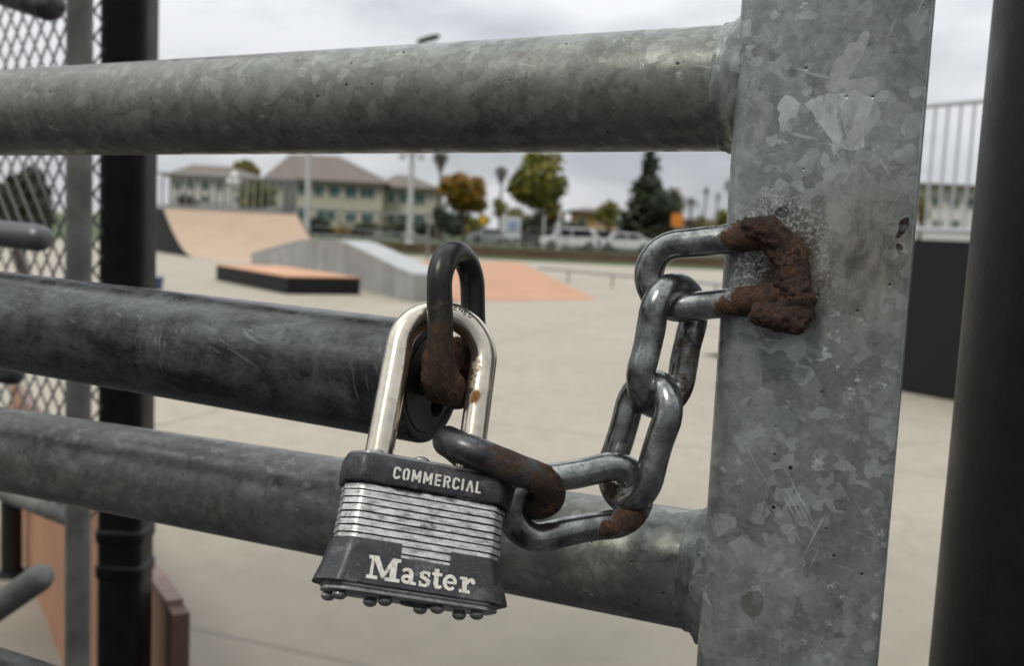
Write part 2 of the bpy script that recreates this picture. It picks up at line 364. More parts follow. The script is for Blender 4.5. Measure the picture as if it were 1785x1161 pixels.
def dark_steel(name, base=(.016, .018, .019), worn=(.135, .143, .143), seed=0, wear=.8):
    q = NM(name); b0 = q.map(q.o, loc=(seed, seed, seed)); n1 = q.noise(q.map(q.warp(b0, .01, 30), (.32, 1, 1)), 55, 7, .68).outputs[0]; n2 = q.noise(q.map(b0, (.35, 1, 1)), 300, 4, .7).outputs[0]; n3 = q.noise(b0, 110, 5, .7).outputs[0]
    k = q.math('ADD', n1, q.math('MULTIPLY', q.math('SUBTRACT', n3, .5), .5)); m = q.ramp(k, (.38, 0), (.50, wear * .45), (.66, wear))
    c = q.mix(m, base, worn); c = q.mix(q.ramp(n2, (.62, 0), (.70, .22)), c, tuple(min(1, x * 1.9) for x in worn)); c = q.mix(q.ramp(q.noise(b0, 420, 4, .75).outputs[0], (.56, 0), (.64, .6)), c, base)
    for rr_ in ((0, .25, 0), (0, 1.2, 0)):
        vr = q.n('VectorRotate', rotation_type='EULER_XYZ'); q.l(b0, vr.inputs['Vector']); vr.inputs['Rotation'].default_value = rr_
        sn = q.noise(q.map(vr.outputs[0], (1, 1, .04)), 560, 2, .5).outputs[0]
        c = q.mix(q.math('MULTIPLY', q.ramp(sn, (.63, 0), (.68, .28)), q.ramp(q.noise(b0, 18 + rr_[1] * 9, 3).outputs[0], (.48, 0), (.6, 1))), c, tuple(x * 2.2 for x in worn))
    rs = q.ramp(q.noise(b0, 55, 5, .7).outputs[0], (.68, 0), (.74, .7)); c = q.mix(rs, c, (.12, .055, .02))
    q.set('Base Color', c); q.set('Roughness', q.ramp(n3, (.3, .17), (.7, .42))); q.set('Metallic', .45); q.bump(n3, .22, .0004); return q.m
DARK = dark_steel('worn_dark_steel')
BLACKPAINT = dark_steel('black_paint', (.009, .009, .010), (.020, .021, .021), 4, .3)
lowbar1 = P(-20, 1213, .53)
dl = (low_x - low1).normalized()
tl = ((low_x - lowbar1).dot(GR))
d3 = Vector((GR.x, GR.y, 0)).normalized()
lb0 = lowbar1 + d3 * tl
rail(lb0, lowbar1, .0236, .5, 'rail', DARK, True)['label'] = 'blackened lowest rail'
# hinge post of the gate beyond the left of the view
hp = top1 + (top1 - top0).normalized() * .55; MBp = MB()
hl = gi @ hp
MBp.loft([[gm @ Vector((hl.x + x, hl.y + y, z)) for x, y in rrect(HW, HW, .0095)] for z in (.03, .9, 1.85)]); MBp.build('hinge_post', GALV, gate, 40)

# latch bar with its welded eye
barE = P(754, 668, .385); barL = P(0, 557, .488)
bd = (barE - barL).normalized()
lb = thing('latch_bar', 'dark worn round latch bar with rusty eye loop welded on its end', 'latch bar', P(754, 668, .385), -GA)
mb = MB(); br_ = .0232; Lb = (barE - barL).length + .55
prof = [(0, br_ - .0012), (.0008, br_ - .0003), (.002, br_)] + [(.002 + (Lb - .002) * i / 50, br_) for i in range(1, 51)]
mb.tube([barE - bd * t for t, r_ in prof], [r_ for t, r_ in prof], 64, cap=False); 
mb.tube([barE - bd * .0, barE - bd * .012], [br_ - .0012 - .0032, br_ - .0045], 64, cap=False)
# annular lip
a1 = MB()
bar = mb.build('bar', DARK, lb, 40)
RUSTDARK = steel_rust('dark_rusted_steel', (.022, .022, .022), (.030, .017, .010), .6, .3, .25)
mb = MB()
up = Vector((0, 0, 1)); bb = bd.cross(up).normalized(); up = bb.cross(bd)
rings = []
for (t, r_) in ((0, br_ - .0012), (.0002, br_ - .0030), (-.0006, br_ - .0045), (-.0006, .0072), (-.0004, .0050), (-.006, .0046)):
    rings.append([barE + bd * t + (up * math.cos(2 * math.pi * i / 48) + bb * math.sin(2 * math.pi * i / 48)) * r_ + (0 if r_ > .0075 else 1) * (-up * .0090 + bb * -.0055) for i in range(48)])
mb.loft(rings, False, True); mb.build('end_cap', RUSTDARK, lb, 40)

def stadium(C_, ax, wx, h, Rr, n=14, bulge=0.0, tw=0.0):
    if tw:
        base = stadium(C_, ax, wx, h, Rr, n, bulge); out = []
        for p in base:
            d = p - C_; s_ = d.dot(ax) / (h + Rr); out.append(C_ + Matrix.Rotation(tw * s_, 3, ax) @ d)
        return out
    """closed centre line of a chain link"""
    pts = []
    for k in range(n + 1):
        t = math.pi * (-.5 + k / n); pts.append(C_ + ax * (h + Rr * math.cos(t)) + wx * (Rr * math.sin(t)))
    for k in range(1, 8): s_ = 1 - 2 * k / 8; pts.append(C_ + ax * h * s_ + wx * Rr * (1 - bulge * (1 - s_ * s_)))
    for k in range(n + 1):
        t = math.pi * (.5 + k / n); pts.append(C_ + ax * (-h + Rr * math.cos(t)) + wx * (Rr * math.sin(t)))
    for k in range(1, 8): s_ = -1 + 2 * k / 8; pts.append(C_ + ax * h * s_ - wx * Rr * (1 - bulge * (1 - s_ * s_)))
    return pts
def camv(x, y, z): return (CXv * x + CYv * y - fw * z)       # z towards the camera
def orient(ang, twist, tip=0.0):
    """long axis at angle ang in the picture, tipped towards camera; width axis turned by twist about it"""
    a, t, s_ = R(ang), R(twist), R(tip)
    ax = camv(math.cos(a) * math.cos(s_), math.sin(a) * math.cos(s_), math.sin(s_)).normalized()
    w0 = camv(-math.sin(a), math.cos(a), 0); w1 = ax.cross(w0)
    return ax, (w0 * math.cos(t) + w1 * math.sin(t)).normalized()
def rustfn(spots):
    def f(v):
        k = -.25
        for (p, r_, s_) in spots: k = max(k, s_ * (1.25 - (v - p).length / r_))
        return k
    return f
def link(name, mat, parent, c, ang, twist, tip, h, Rr, wr, spots=(), label=None, bulge=.06, tw=0):
    ax, wx = orient(ang, twist, tip); pts = stadium(P(*c), ax, wx, h, Rr, bulge=bulge, tw=tw)
    # resample finer
    fine = []
    m = len(pts)
    for i in range(m):
        a, b = pts[i], pts[(i + 1) % m]; fine += [a, (a + b) / 2]
    pts = fine; m = len(pts)
    rad = [wr * (1 + .035 * mnoise.noise(p * 140)) for p in pts]
    mb = MB(); mb.tube(pts, rad, 28, True, ref=ax.cross(wx), attr=rustfn(spots))
    if label is None: pass
    o = mb.build(name, mat, parent, 60)
    if label: o['label'] = label
    return o
U = .36 / F
EYE = steel_rust('blackened_eye_steel', (.040, .040, .036), (.045, .026, .011), .34, .6, .24, .45)
eye_c = P(797, 567, .3625)
eye_w = (Vector((math.sin(GA), math.cos(GA), 0)) * 1).normalized()
eye_ax = (CYv * 1.0 - CXv * .02).normalized()
eye_w = (eye_w - eye_ax * eye_w.dot(eye_ax)).normalized()
pts = stadium(eye_c, eye_ax, eye_w, .0135, .0122, 18); 
mb = MB(); mb.tube(pts, [.0045 * (1 + .05 * mnoise.noise(p * 150)) for p in pts], 28, True, ref=eye_ax.cross(eye_w), attr=rustfn([(P(775, 650, .355), .020, .9), (P(770, 560, .352), .008, .45)]))
mb.build('eye_loop', EYE, lb, 60)

def lump(name, balls, mat, parent, voxel=.0007, disp=.0009, seed=0.0, rustv=.8):
    """irregular weld bead: fused balls roughened by noise"""
    mb = MB()
    for (c, r_) in balls: mb.ball(c, r_, 20, 12)
    o = mb.build(name, mat, parent, 0)
    md = o.modifiers.new('fuse', 'REMESH'); md.mode = 'VOXEL'; md.voxel_size = voxel
    dg = bpy.context.evaluated_depsgraph_get(); dg.update(); me = bpy.data.meshes.new_from_object(o.evaluated_get(dg))
    o.modifiers.clear(); old = o.data; o.data = me; bpy.data.meshes.remove(old)
    bm = bmesh.new(); bm.from_mesh(me)
    for _ in range(3): bmesh.ops.smooth_vert(bm, verts=bm.verts, factor=.5, use_axis_x=True, use_axis_y=True, use_axis_z=True)
    bm.normal_update()
    for v in bm.verts:
        p = v.co + Vector((seed,) * 3)
        d = mnoise.fractal(p * 130, 1, 2, 4) * disp + mnoise.fractal(p * 500, 1, 2, 3) * disp * .55
        v.co += v.normal * d
    bm.to_mesh(me); bm.free()
    if not me.materials: me.materials.append(mat)
    at = me.attributes.new('rust', 'FLOAT', 'POINT'); at.data.foreach_set('value', [rustv] * len(me.vertices))
    me.shade_smooth(); return o
def bl(px, py, Z, r, rz=None): return (P(px, py, Z), r * Z / F)
LUMPM = steel_rust('weld_rust', (.10, .09, .08), (.040, .019, .010), .5, .4, .0, bumpd=.0010)
LUMPD = steel_rust('weld_rust_dark', (.05, .045, .04), (.075, .034, .015), .5, .5, .1, bumpd=.0010)
lump('eye_weld', [bl(768, 606, .357, 27), bl(764, 628, .357, 30), bl(768, 655, .356, 32), bl(782, 672, .356, 30), bl(768, 655, .361, 34), bl(785, 620, .366, 28), bl(800, 640, .372, 30), bl(790, 665, .372, 32), bl(765, 680, .372, 26), bl(800, 610, .376, 24), bl(785, 655, .382, 34), bl(750, 665, .380, 26)],
     LUMPD, lb, .0006, .0007, .3, .62)

# ------------------------------------------------------------------ chain
CH = thing('chain', 'short rusty steel chain welded to the square post and hooked on the padlock', 'chain', P(1345, 480, .352))
LK = steel_rust('link_steel', (.40, .415, .40), (.055, .027, .012), .21, .92, 0, .88)
LKD = steel_rust('link_steel_dark', (.11, .115, .115), (.045, .023, .012), .34, .85, .05, .6)
wr = 25.8 * U
ax1c = P(1256, 474, .3585)
link('link', LK, CH, (1253, 474, .3575), 5, 0, 25, 70 * U, 56 * U, wr, [(P(1330, 410, .345), .020, .95), (P(1330, 530, .345), .020, .95), (P(1390, 480, .342), .022, 1.2), (P(1270, 416, .35), .006, .8), (P(1265, 540, .35), .008, .8)], 'link welded to the post with rusted arms', .02)
link('link', LK, CH, (1164, 603, .3660), 78, 42, -2, 50 * U, 57 * U, wr * .98, [(P(1208, 610, .372), .014, .55), (P(1190, 690, .372), .014, .7)], 'second link from the post')
link('link', LK, CH, (1114, 769, .3630), 74, -58, 4, 52 * U, 54 * U, wr * .98, [(P(1062, 850, .362), .007, .85), (P(1075, 780, .370), .008, .5)], 'third link from the post, hanging steeply')
link('link', LK, CH, (1005, 875, .3560), 8, 4, -12, 64 * U, 51 * U, wr * .98, [(P(1100, 905, .356), .0085, 1.0), (P(1060, 925, .354), .005, .95), (P(1010, 820, .353), .003, .6)], 'nearly level fourth link')
link('link', LKD, CH, (868, 821, .3480), -31, 66, -3, 46 * U, 52 * U, wr * 1.02, [(P(940, 850, .342), .014, .95), (P(885, 800, .338), .014, .62), (P(965, 880, .35), .012, .9)], 'dark rusted last link round the shackle', tw=R(-18))
lump('post_weld', [bl(1306, 391, .348, 13), bl(1322, 400, .347, 20), bl(1340, 404, .346, 24), bl(1356, 416, .345, 24), bl(1368, 436, .345, 23), bl(1374, 458, .345, 25), bl(1380, 480, .344, 25), bl(1386, 502, .343, 27), bl(1393, 526, .343, 27), bl(1396, 548, .342, 25),
     bl(1386, 562, .342, 22), bl(1362, 558, .343, 24), bl(1340, 548, .344, 23), bl(1362, 492, .346, 18), bl(1352, 440, .347, 18), bl(1372, 540, .345, 26), bl(1350, 425, .348, 22), bl(1322, 546, .345, 19), bl(1404, 520, .344, 13), bl(1382, 446, .347, 12)], LUMPM, CH, .0005, .0011, 1.7, .85)
lump('link_weld', [bl(960, 838, .341, 17), bl(967, 855, .3415, 17), bl(960, 872, .343, 16), bl(948, 826, .340, 13), bl(968, 848, .345, 14), bl(952, 884, .345, 13)], LUMPM, CH, .0005, .0016, 2.9, .9)

# ------------------------------------------------------------------ padlock
LU = .336 / F
yaw, pit, rol = R(15), R(-21), R(-7)
# lock axes in camera space -> world (x right, y up, z to the viewer)
Mr = Matrix.Rotation(rol, 3, 'Z') @ Matrix.Rotation(pit, 3, 'X') @ Matrix.Rotation(yaw, 3, 'Y')
LX, LY, LZ = [camv(*(Mr @ Vector(e))) for e in ((1, 0, 0), (0, 1, 0), (0, 0, 1))]
LC = P(731, 926, .336)
def K(x, y, z=0): return LC + (LX * x + LY * y + LZ * z) * LU
def octo(hw, hd, ch, fil=7, n=4, y=0.0):
    c = [(hw, -hd + ch), (hw, hd - ch), (hw - ch, hd), (-hw + ch, hd), (-hw, hd - ch), (-hw, -hd + ch), (-hw + ch, -hd), (hw - ch, -hd)]
    out = []
    for i in range(8):
        a, b, d = Vector(c[i - 1]), Vector(c[i]), Vector(c[(i + 1) % 8])
        p = b + (a - b).normalized() * min(fil, (a - b).length * .45); r_ = b + (d - b).normalized() * min(fil, (d - b).length * .45)
        for k in range(n + 1):
            t = k / n; out.append(p * (1 - t) ** 2 + b * 2 * t * (1 - t) + r_ * t * t)
    return [(p.x, p.y) for p in out]
lock = thing('padlock', 'laminated steel padlock with black covers marked COMMERCIAL and Master, hanging by a long shackle', 'padlock', K(0, -115), rot=Matrix((LX, LY, LZ)).transposed())
q = NM('lock_laminated'); s1 = q.noise(q.map(q.o, (.45, 1.6, 1)), 420, 6, .72).outputs[0]; s2 = q.noise(q.map(q.o, (.6, 1, 1)), 150, 5, .65).outputs[0]; s3 = q.noise(q.o, 2200, 3, .6).outputs[0]
c = q.ramp(s1, (.34, (.20, .20, .19)), (.48, (.66, .66, .63)), (.64, (.95, .95, .92))); dm = q.ramp(s2, (.56, 0), (.72, .75)); c = q.mix(dm, c, (.12, .11, .09)); c = q.mix(q.ramp(s3, (.62, 0), (.7, .5)), c, (.06, .055, .045))
at = q.n('Attribute', attribute_name='rust'); grm = q.ramp(q.math('ADD', at.outputs['Fac'], q.math('SUBTRACT', s2, .5)), (.13, 0), (.33, .95)); c = q.mix(grm, c, (.022, .020, .016))
q.set('Base Color', c); q.set('Metallic', .85); q.set('Roughness', q.ramp(s1, (.3, .48), (.7, .30))); q.bump(s1, .45, .0003); LAM = q.m
q = NM('lock_black_vinyl'); s1 = q.noise(q.o, 260, 5, .65).outputs[0]; s2 = q.noise(q.o, 1500, 3, .6).outputs[0]
c = q.ramp(s1, (.35, (.015, .016, .018)), (.72, (.036, .038, .042))); c = q.mix(q.ramp(s2, (.60, 0), (.68, .5)), c, (.15, .15, .148))
sm = q.ramp(q.noise(q.map(q.o, (1, 1, .5)), 120, 5, .7).outputs[0], (.55, 0), (.66, .5)); c = q.mix(sm, c, (.17, .17, .165))
q.set('Base Color', c); q.set('Roughness', q.ramp(s1, (.3, .34), (.7, .50))); q.bump(s2, .2, .0002); VIN = q.m
q = NM('lock_letter_cream'); s1 = q.noise(q.o, 700, 5, .7).outputs[0]
lc = q.ramp(s1, (.32, (.38, .34, .26)), (.5, (.66, .64, .57)), (.7, (.76, .75, .70))); lw_ = q.ramp(q.noise(q.o, 520, 6, .75).outputs[0], (.60, 0), (.66, .75)); q.set('Base Color', q.mix(lw_, lc, (.12, .11, .10))); q.set('Roughness', .55); LETM = q.m
SHK = steel_rust('shackle_chrome', (.76, .70, .58), (.22, .10, .025), .20, .95, 0, .28, .0003)
RIV = steel_rust('rivet_steel', (.42, .42, .41), (.08, .05, .03), .36, .9, -.05, .5, .0003)

def ringK(o, y): return [K(x, y, z) for x, z in o]
# laminated stack
mb = MB(); rings = []; att = []
y = -78.0; random.seed(5); k = 0
while y < 64:
    j = random.uniform(-.9, .9); hgt = random.uniform(11.2, 13.2)
    for (yy, e, a_) in ((y, -2.8, 1), (y + .7, -1.2, .6), (y + 1.5, 0, 0), (y + hgt - 1.5, 0, 0), (y + hgt - .8, -1.0, .4), (y + hgt - .3, -2.8, 1)):
        rings.append([K(x + j * .5, yy + .4 * math.sin(x * .05 + k), z) for x, z in octo(143 + e + j, 52 + e + j * .6, 25)]); att.append(max(a_, .33 if yy > 50 else (.26 if yy < -62 else 0)))
    y += hgt; k += 1
n = len(rings[0]); rings = [[p + LZ * (LU * 1.1 * mnoise.noise(p * 160 + Vector((0, 0, i_ // 6)))) for p in rg] for i_, rg in enumerate(rings)]; mb.loft(rings); mb.a = [a_ for a_ in att for _ in range(n)]
mb.build('laminated_body', LAM, lock, 30)
# top cover
mb = MB()
prof = [(60, -3), (59, 3), (60, 5.5), (63, 7), (101, 7), (106, 5.5), (108, 3), (108.5, -3)]
mb.loft([ringK(octo(143 + e, 52 + e, 26, 8), yy) for yy, e in prof], True, True)
# worn band
tc_ = mb.build('top_cover', VIN, lock, 40)
mb = MB(); mb.loft([ringK(octo(143 + e, 52 + e, 26, 8), yy) for yy, e in ((108, 1.5), (111.5, 1.5), (113, -1))], True, True); mb.build('top_plate', RIV, lock, 40)
# bottom cover with the notch in front
NX0, NX1 = -36, 50
def denseocto(hw, hd, ch):
    o = octo(hw, hd, ch, 8); out = []
    for i, p in enumerate(o):
        qn = o[(i + 1) % len(o)]; out.append(p)
        if p[1] > hd - .5 and qn[1] > hd - .5 and abs(p[0] - qn[0]) > 40:
            s_ = 1 if qn[0] > p[0] else -1
            xs = [NX0 - 3, NX0, NX0 + .6, NX1 - .6, NX1, NX1 + 3]
            if s_ < 0: xs = xs[::-1]
            out += [(x, hd) for x in xs]
    return out
mb = MB(); rings = []
def ztop(x, z, hd): return -58.0 if (z > hd - .5 and NX0 + .3 < x < NX1 - .3) else -35.0
rows = [(0.0, -3, 'in'), (0.0, 3, ''), (0.0, 5.5, 'e'), (.30, 9, ''), (.60, 14, ''), (.9, 21, ''), (1.0, 23, ''), (1.03, 20, ''), (1.03, 10, '')]
for f_, e, kd in rows:
    o = denseocto(143 + e, 52 + e * .55, 26 + e * .25); hd = 52 + e * .55
    ring = []
    for x, z in o:
        yt = ztop(x, z, hd); yb = -108
        yy = yt + (yb - yt) * f_
        if kd == '': pass
        if f_ == 0 and kd == 'e': yy -= 2.5
        if f_ == 0 and kd == 'in': yy -= 0
        ring.append(K(x, yy, z))
    rings.append(ring)
mb.loft(rings, False, True); mb.build('bottom_cover', VIN, lock, 32)
mb = MB(); mb.loft([ringK(octo(143 + e, 52 + e * .6, 28, 8), yy) for yy, e in ((-107, 8), (-113, 9), (-114.5, 8), (-115.5, 5.5), (-116.5, 7), (-121, 7), (-122, 5))], True, True); mb.build('bottom_plate', RIV, lock, 40)
mb = MB(); 
mb.loft([[K(15 + r_ * math.cos(t), yy, -4 + r_ * .8 * math.sin(t)) for t in [2 * math.pi * i / 32 for i in range(32)]] for yy, r_ in ((-121, 30), (-125, 30), (-127, 27), (-127, 20), (-123, 18))]); mb.build('key_plug', DARK, lock, 40)
ML = Matrix((LX, LY, LZ)).transposed()
for (x, z) in ((-122, 26), (-46, 28), (44, 28), (114, 26), (-134, -24), (-62, -24), (26, -24), (96, -24)):
    mb = MB(); mb.tube([K(x, -119, z), K(x, -126, z)], 9.0 * LU, 16); mb.ball(K(x, -128, z), (12.5 * LU, 9.0 * LU, 12.5 * LU), 18, 12, ML); mb.build('rivet', RIV, lock, 50)
for (x, z) in ((-100, 36), (-22, 40), (67, 40), (128, 22), ):
    mb = MB(); mb.ball(K(x, 112.5, z), (15 * LU, 8 * LU, 12 * LU), 18, 12, ML); mb.build('rivet', RIV, lock, 50)
# shackle
spit = R(-21); Ms = Matrix.Rotation(R(-7.5), 3, 'Z') @ Matrix.Rotation(spit, 3, 'X') @ Matrix.Rotation(yaw, 3, 'Y')
SX, SY, SZ = [camv(*(Ms @ Vector(e))) for e in ((1, 0, 0), (0, 1, 0), (0, 0, 1))]
SB = K(-9, 100, 0)
def S(x, y, z=0): return SB + (SX * x + SY * y + SZ * z) * LU
pts = []; HWs, HT, RT = 84, 227, 81
for i in range(15): t = i / 14; pts.append(S(-HWs + (HWs - RT) * t, -60 + (HT + 60) * t))
for i in range(1, 32): t = math.pi * (1 - i / 32); pts.append(S(RT * math.cos(t), HT + RT * math.sin(t)))
for i in range(15): t = 1 - i / 14; pts.append(S(HWs - (HWs - RT) * t, -60 + (HT + 60) * t))
fine = []
for i in range(len(pts) - 1): fine += [pts[i], pts[i] * .67 + pts[i + 1] * .33, pts[i] * .33 + pts[i + 1] * .67]
fine.append(pts[-1]); pts = fine
mb = MB(); mb.tube(pts, 25.2 * LU, 32, ref=SZ, attr=rustfn([(P(836, 590, .353), .0035, .8), (P(818, 600, .355), .0045, .92), (P(822, 630, .354), .0055, .92), (P(818, 660, .352), .0055, .8), (P(826, 690, .350), .0045, .92), (P(822, 720, .348), .0035, .6), (P(838, 650, .350), .003, .65), (P(690, 745, .344), .0045, .66), (P(692, 775, .342), .0045, .66), (P(690, 645, .350), .002, .8), (P(815, 760, .344), .004, .6)]))
shk = mb.build('shackle', SHK, lock, 60)

# ---- lettering
def stroke(mb, pts, wd, zf, z0, closed=False):
    """flat ribbon of width wd along pts, extruded 1.4 units proud"""
    pts = [Vector((p[0], p[1])) for p in pts]; n_ = len(pts); Lp = []; Rp = []
    for i in range(n_):
        a = pts[i - 1] if (i > 0 or closed) else pts[i]; b = pts[(i + 1) % n_] if (i < n_ - 1 or closed) else pts[i]
        d1 = (pts[i] - a); d2 = (b - pts[i]); d1 = d1.normalized() if d1.length else d2.normalized(); d2 = d2.normalized() if d2.length else d1
        t = (d1 + d2).normalized(); nn = Vector((-t.y, t.x)); kk = 1 / max(.5, nn.dot(Vector((-d1.y, d1.x))))
        ww = wd[i] if hasattr(wd, '__len__') else wd
        Lp.append(pts[i] + nn * ww / 2 * kk); Rp.append(pts[i] - nn * ww / 2 * kk)
    rr = range(n_ if closed else n_ - 1)
    for i in rr:
        j = (i + 1) % n_; poly(mb, [Lp[i], Rp[i], Rp[j], Lp[j]], zf, z0)
def poly(mb, pp, zf, z0):
    n_ = len(pp)
    mb.add([zf(p[0], p[1], z0) for p in pp] + [zf(p[0], p[1], -1.0) for p in pp], [tuple(range(n_))] + [(i, (i + 1) % n_, (i + 1) % n_ + n_, i + n_) for i in range(n_)])
def arc(cx, cy, rx, ry, a0, a1, n=12): return [(cx + rx * math.cos(R(a0 + (a1 - a0) * i / n)), cy + ry * math.sin(R(a0 + (a1 - a0) * i / n))) for i in range(n + 1)]
_lv = [0]
def lift(): _lv[0] = (_lv[0] + 1) % 9; return .9 + .07 * _lv[0]
# COMMERCIAL on the top cover
mb = MB(); tx, ty, s_ = -71.0, 70.5, 1.0
def zf1(x, y, z): return K(tx + x, ty + y, 52 + 7 + z)
H_, WD, SW = 20.5, 11.5, 3.9
def cmd(ch, x):
    if ch == 'C': stroke(mb, [(x + 11, 14.5), (x + 10.6, 17), (x + 8, 18.9), (x + 4.5, 18.9), (x + 2, 16.5), (x + 2, 4), (x + 4.5, 1.6), (x + 8, 1.6), (x + 10.6, 3.5), (x + 11, 6)], SW, zf1, lift()); return 14.2
    if ch == 'O': stroke(mb, [(x + 2, 16.5), (x + 2, 4), (x + 4.5, 1.6), (x + 5.6, 1.6)], SW, zf1, lift()); stroke(mb, [(x + 7.4, 1.8), (x + 10, 3.6), (x + 10.2, 16.5), (x + 7.8, 18.9), (x + 4.5, 18.9), (x + 2, 16.0)], SW, zf1, lift()); return 14.0
    if ch == 'M':
        stroke(mb, [(x + 2, 0), (x + 2, 20.5)], SW, zf1, lift()); stroke(mb, [(x + 14, 0), (x + 14, 20.5)], SW, zf1, lift())
        stroke(mb, [(x + 2.4, 20.0), (x + 8, 5)], 3.4, zf1, lift()); stroke(mb, [(x + 13.6, 20.0), (x + 8, 5)], 3.4, zf1, lift()); return 18.2
    if ch == 'E':
        stroke(mb, [(x + 2, 0), (x + 2, 20.5)], SW, zf1, lift())
        for yy in (1.7, 10.2, 18.8): stroke(mb, [(x + 3, yy), (x + 10.5, yy)], 3.4, zf1, lift())
        return 13.2
    if ch == 'R':
        stroke(mb, [(x + 2, 0), (x + 2, 20.5)], SW, zf1, lift()); stroke(mb, [(x + 3, 18.8), (x + 8, 18.8), (x + 10.3, 16.8), (x + 10.3, 12.4), (x + 8, 10.2), (x + 5, 10.2)], 3.5, zf1, lift()); stroke(mb, [(x + 7, 9.8), (x + 10.8, 0)], SW, zf1, lift()); return 14.2
    if ch == 'I': stroke(mb, [(x + 2, 0), (x + 2, 20.5)], SW, zf1, lift()); return 6.4
    if ch == 'A': stroke(mb, [(x + 1.6, 0), (x + 6.8, 19.5)], SW, zf1, lift()); stroke(mb, [(x + 12.2, 0), (x + 7, 19.5)], SW, zf1, lift()); return 15
    if ch == 'L': stroke(mb, [(x + 2, 20.5), (x + 2, 0)], SW, zf1, lift()); stroke(mb, [(x + 3, 1.7), (x + 10, 1.7)], 3.4, zf1, lift()); return 12
x_ = 0
for ch in 'COMMERCIAL': x_ += cmd(ch, x_) * 1.0 + 2.1
o = mb.build('lettering', LETM, tc_, 0); print('commercial width', x_)
# Master on the bottom cover
mb = MB()
MX, MY, MS = -89.0, -100.0, .96
def zf2(x, y, z):
    Y_ = MY + y * MS; f_ = max(0.0, min(1.0, (-37 - Y_) / 76.0))
    e = 5.5 + (9 - 5.5) * min(1, f_ / .3) if f_ < .3 else (9 + (14 - 9) * (f_ - .3) / .3 if f_ < .6 else 14 + 7 * (f_ - .6) / .3)
    return K(MX + x * MS, Y_, 52 + e * .55 + z)
def pr(*pts): poly(mb, [Vector(p) for p in pts], zf2, lift())
def sk(pts, w_, closed=False): stroke(mb, pts, w_, zf2, lift(), closed)
# M
pr((0, 0), (19, 0), (19, 6), (0, 6)); pr((32, 0), (58, 0), (58, 6), (32, 6)); pr((1, 34), (17, 34), (17, 40), (1, 40)); pr((42, 34), (57, 34), (57, 40), (42, 40))
pr((5, 5), (10.5, 5), (11, 35), (6, 35)); pr((39.5, 5), (51, 5), (51, 35), (41, 35)); pr((6, 40), (18, 40), (32, 10), (26, 4)); pr((42, 40), (47, 40), (46, 30), (29, 3), (26, 4.2), (27, 9))
# a
sk(arc(70, 8.2, 6.6, 5.4, 0, 360, 20)[:-1], 5.6, True); sk([(62.5, 20.5), (65, 23.8), (70, 25.2), (75, 23.6), (77.4, 19), (77.6, 4)], [5, 5.4, 5.4, 6.5, 7.6, 7.6]); pr((76, 0), (87, 0), (87, 5), (76, 5.4))
# s
sk([(108.5, 21), (105, 24.5), (99.5, 25), (95.4, 21.6), (96.5, 17), (103, 13.8), (108.4, 10.4), (108.2, 5), (103.5, 2), (97, 2.4), (93.5, 6.2)], [4, 4.8, 5.2, 6.2, 6.8, 7, 6.8, 6.2, 5.2, 4.8, 4]); pr((92, 0), (95.5, 0), (95.8, 9.2), (92.2, 9.2)); pr((107.5, 17.6), (110.6, 17.6), (110.4, 27), (107.4, 27))
# t
sk([(122, 34), (122, 8), (124, 3.4), (128, 2.6), (132.5, 5)], [8, 8, 7.4, 5.6, 4]); pr((114, 22), (132, 22), (132, 27.4), (114, 27.4))
# e
sk(arc(147, 13.8, 9.4, 11, 5, 320, 22), [6] * 4 + [6.5] * 13 + [5.6] * 6); pr((138, 11.8), (158.6, 11.8), (158.6, 16), (138, 16))
# r
pr((164, 0), (184, 0), (184, 5.4), (164, 5.4)); pr((169, 5), (177.6, 5), (177.6, 27.4), (169, 27.4)); pr((164, 22.4), (170, 22.4), (170, 27.4), (164, 27.4)); sk([(177, 16), (180, 22), (185.5, 24.6), (190, 22.6)], [5, 6, 6.2, 5]); mb.add([], []); sk(arc(188.6, 20.6, 2.2, 2.2, 0, 360, 10)[:-1], 3.6, True)
bc = [o_ for o_ in lock.children if o_.name.startswith('bottom_cover')][0]
mb.build('lettering', LETM, bc, 0)
# stamped letters on the shackle crown (only the end of the word shows beside the eye loop)
mb = MB(); q = NM('stamped_dark'); q.set('Base Color', (.05, .045, .035)); q.set('Roughness', .7); STAMP = q.m
def zf3(x, y, z):      # x along the crown (arc length), y across
    t = math.pi / 2 - x / RT; rr_ = 25.2; ph = y / rr_
    rad = RT + rr_ * math.sin(ph); return S(rad * math.cos(t), HT + rad * math.sin(t), rr_ * math.cos(ph) + z * .25)
def letter3(ch, x):
    g = {'H': [[(0, 0), (0, 9)], [(6, 0), (6, 9)], [(0, 4.5), (6, 4.5)]], 'A': [[(0, 0), (3, 9)], [(3, 9), (6, 0)], [(1.5, 3.5), (4.5, 3.5)]], 'R': [[(0, 0), (0, 9), (5, 9), (6, 7), (5, 4.6), (0, 4.6)], [(3, 4.6), (6, 0)]],
         'D': [[(0, 0), (0, 9), (4, 9), (6, 6.5), (6, 2.5), (4, 0), (0, 0)]], 'E': [[(6, 0), (0, 0), (0, 9), (6, 9)], [(0, 4.5), (5, 4.5)]], 'N': [[(0, 0), (0, 9)], [(0, 9), (6, 0)], [(6, 0), (6, 9)]]}[ch]
    for s__ in g: stroke(mb, [(x + a, b + 4) for a, b in s__], 1.7, zf3, .9 + lift())
for i, ch in enumerate('HARDENED'): letter3(ch, -34 + i * 9.6)
mb.build('lettering', STAMP, shk, 0)

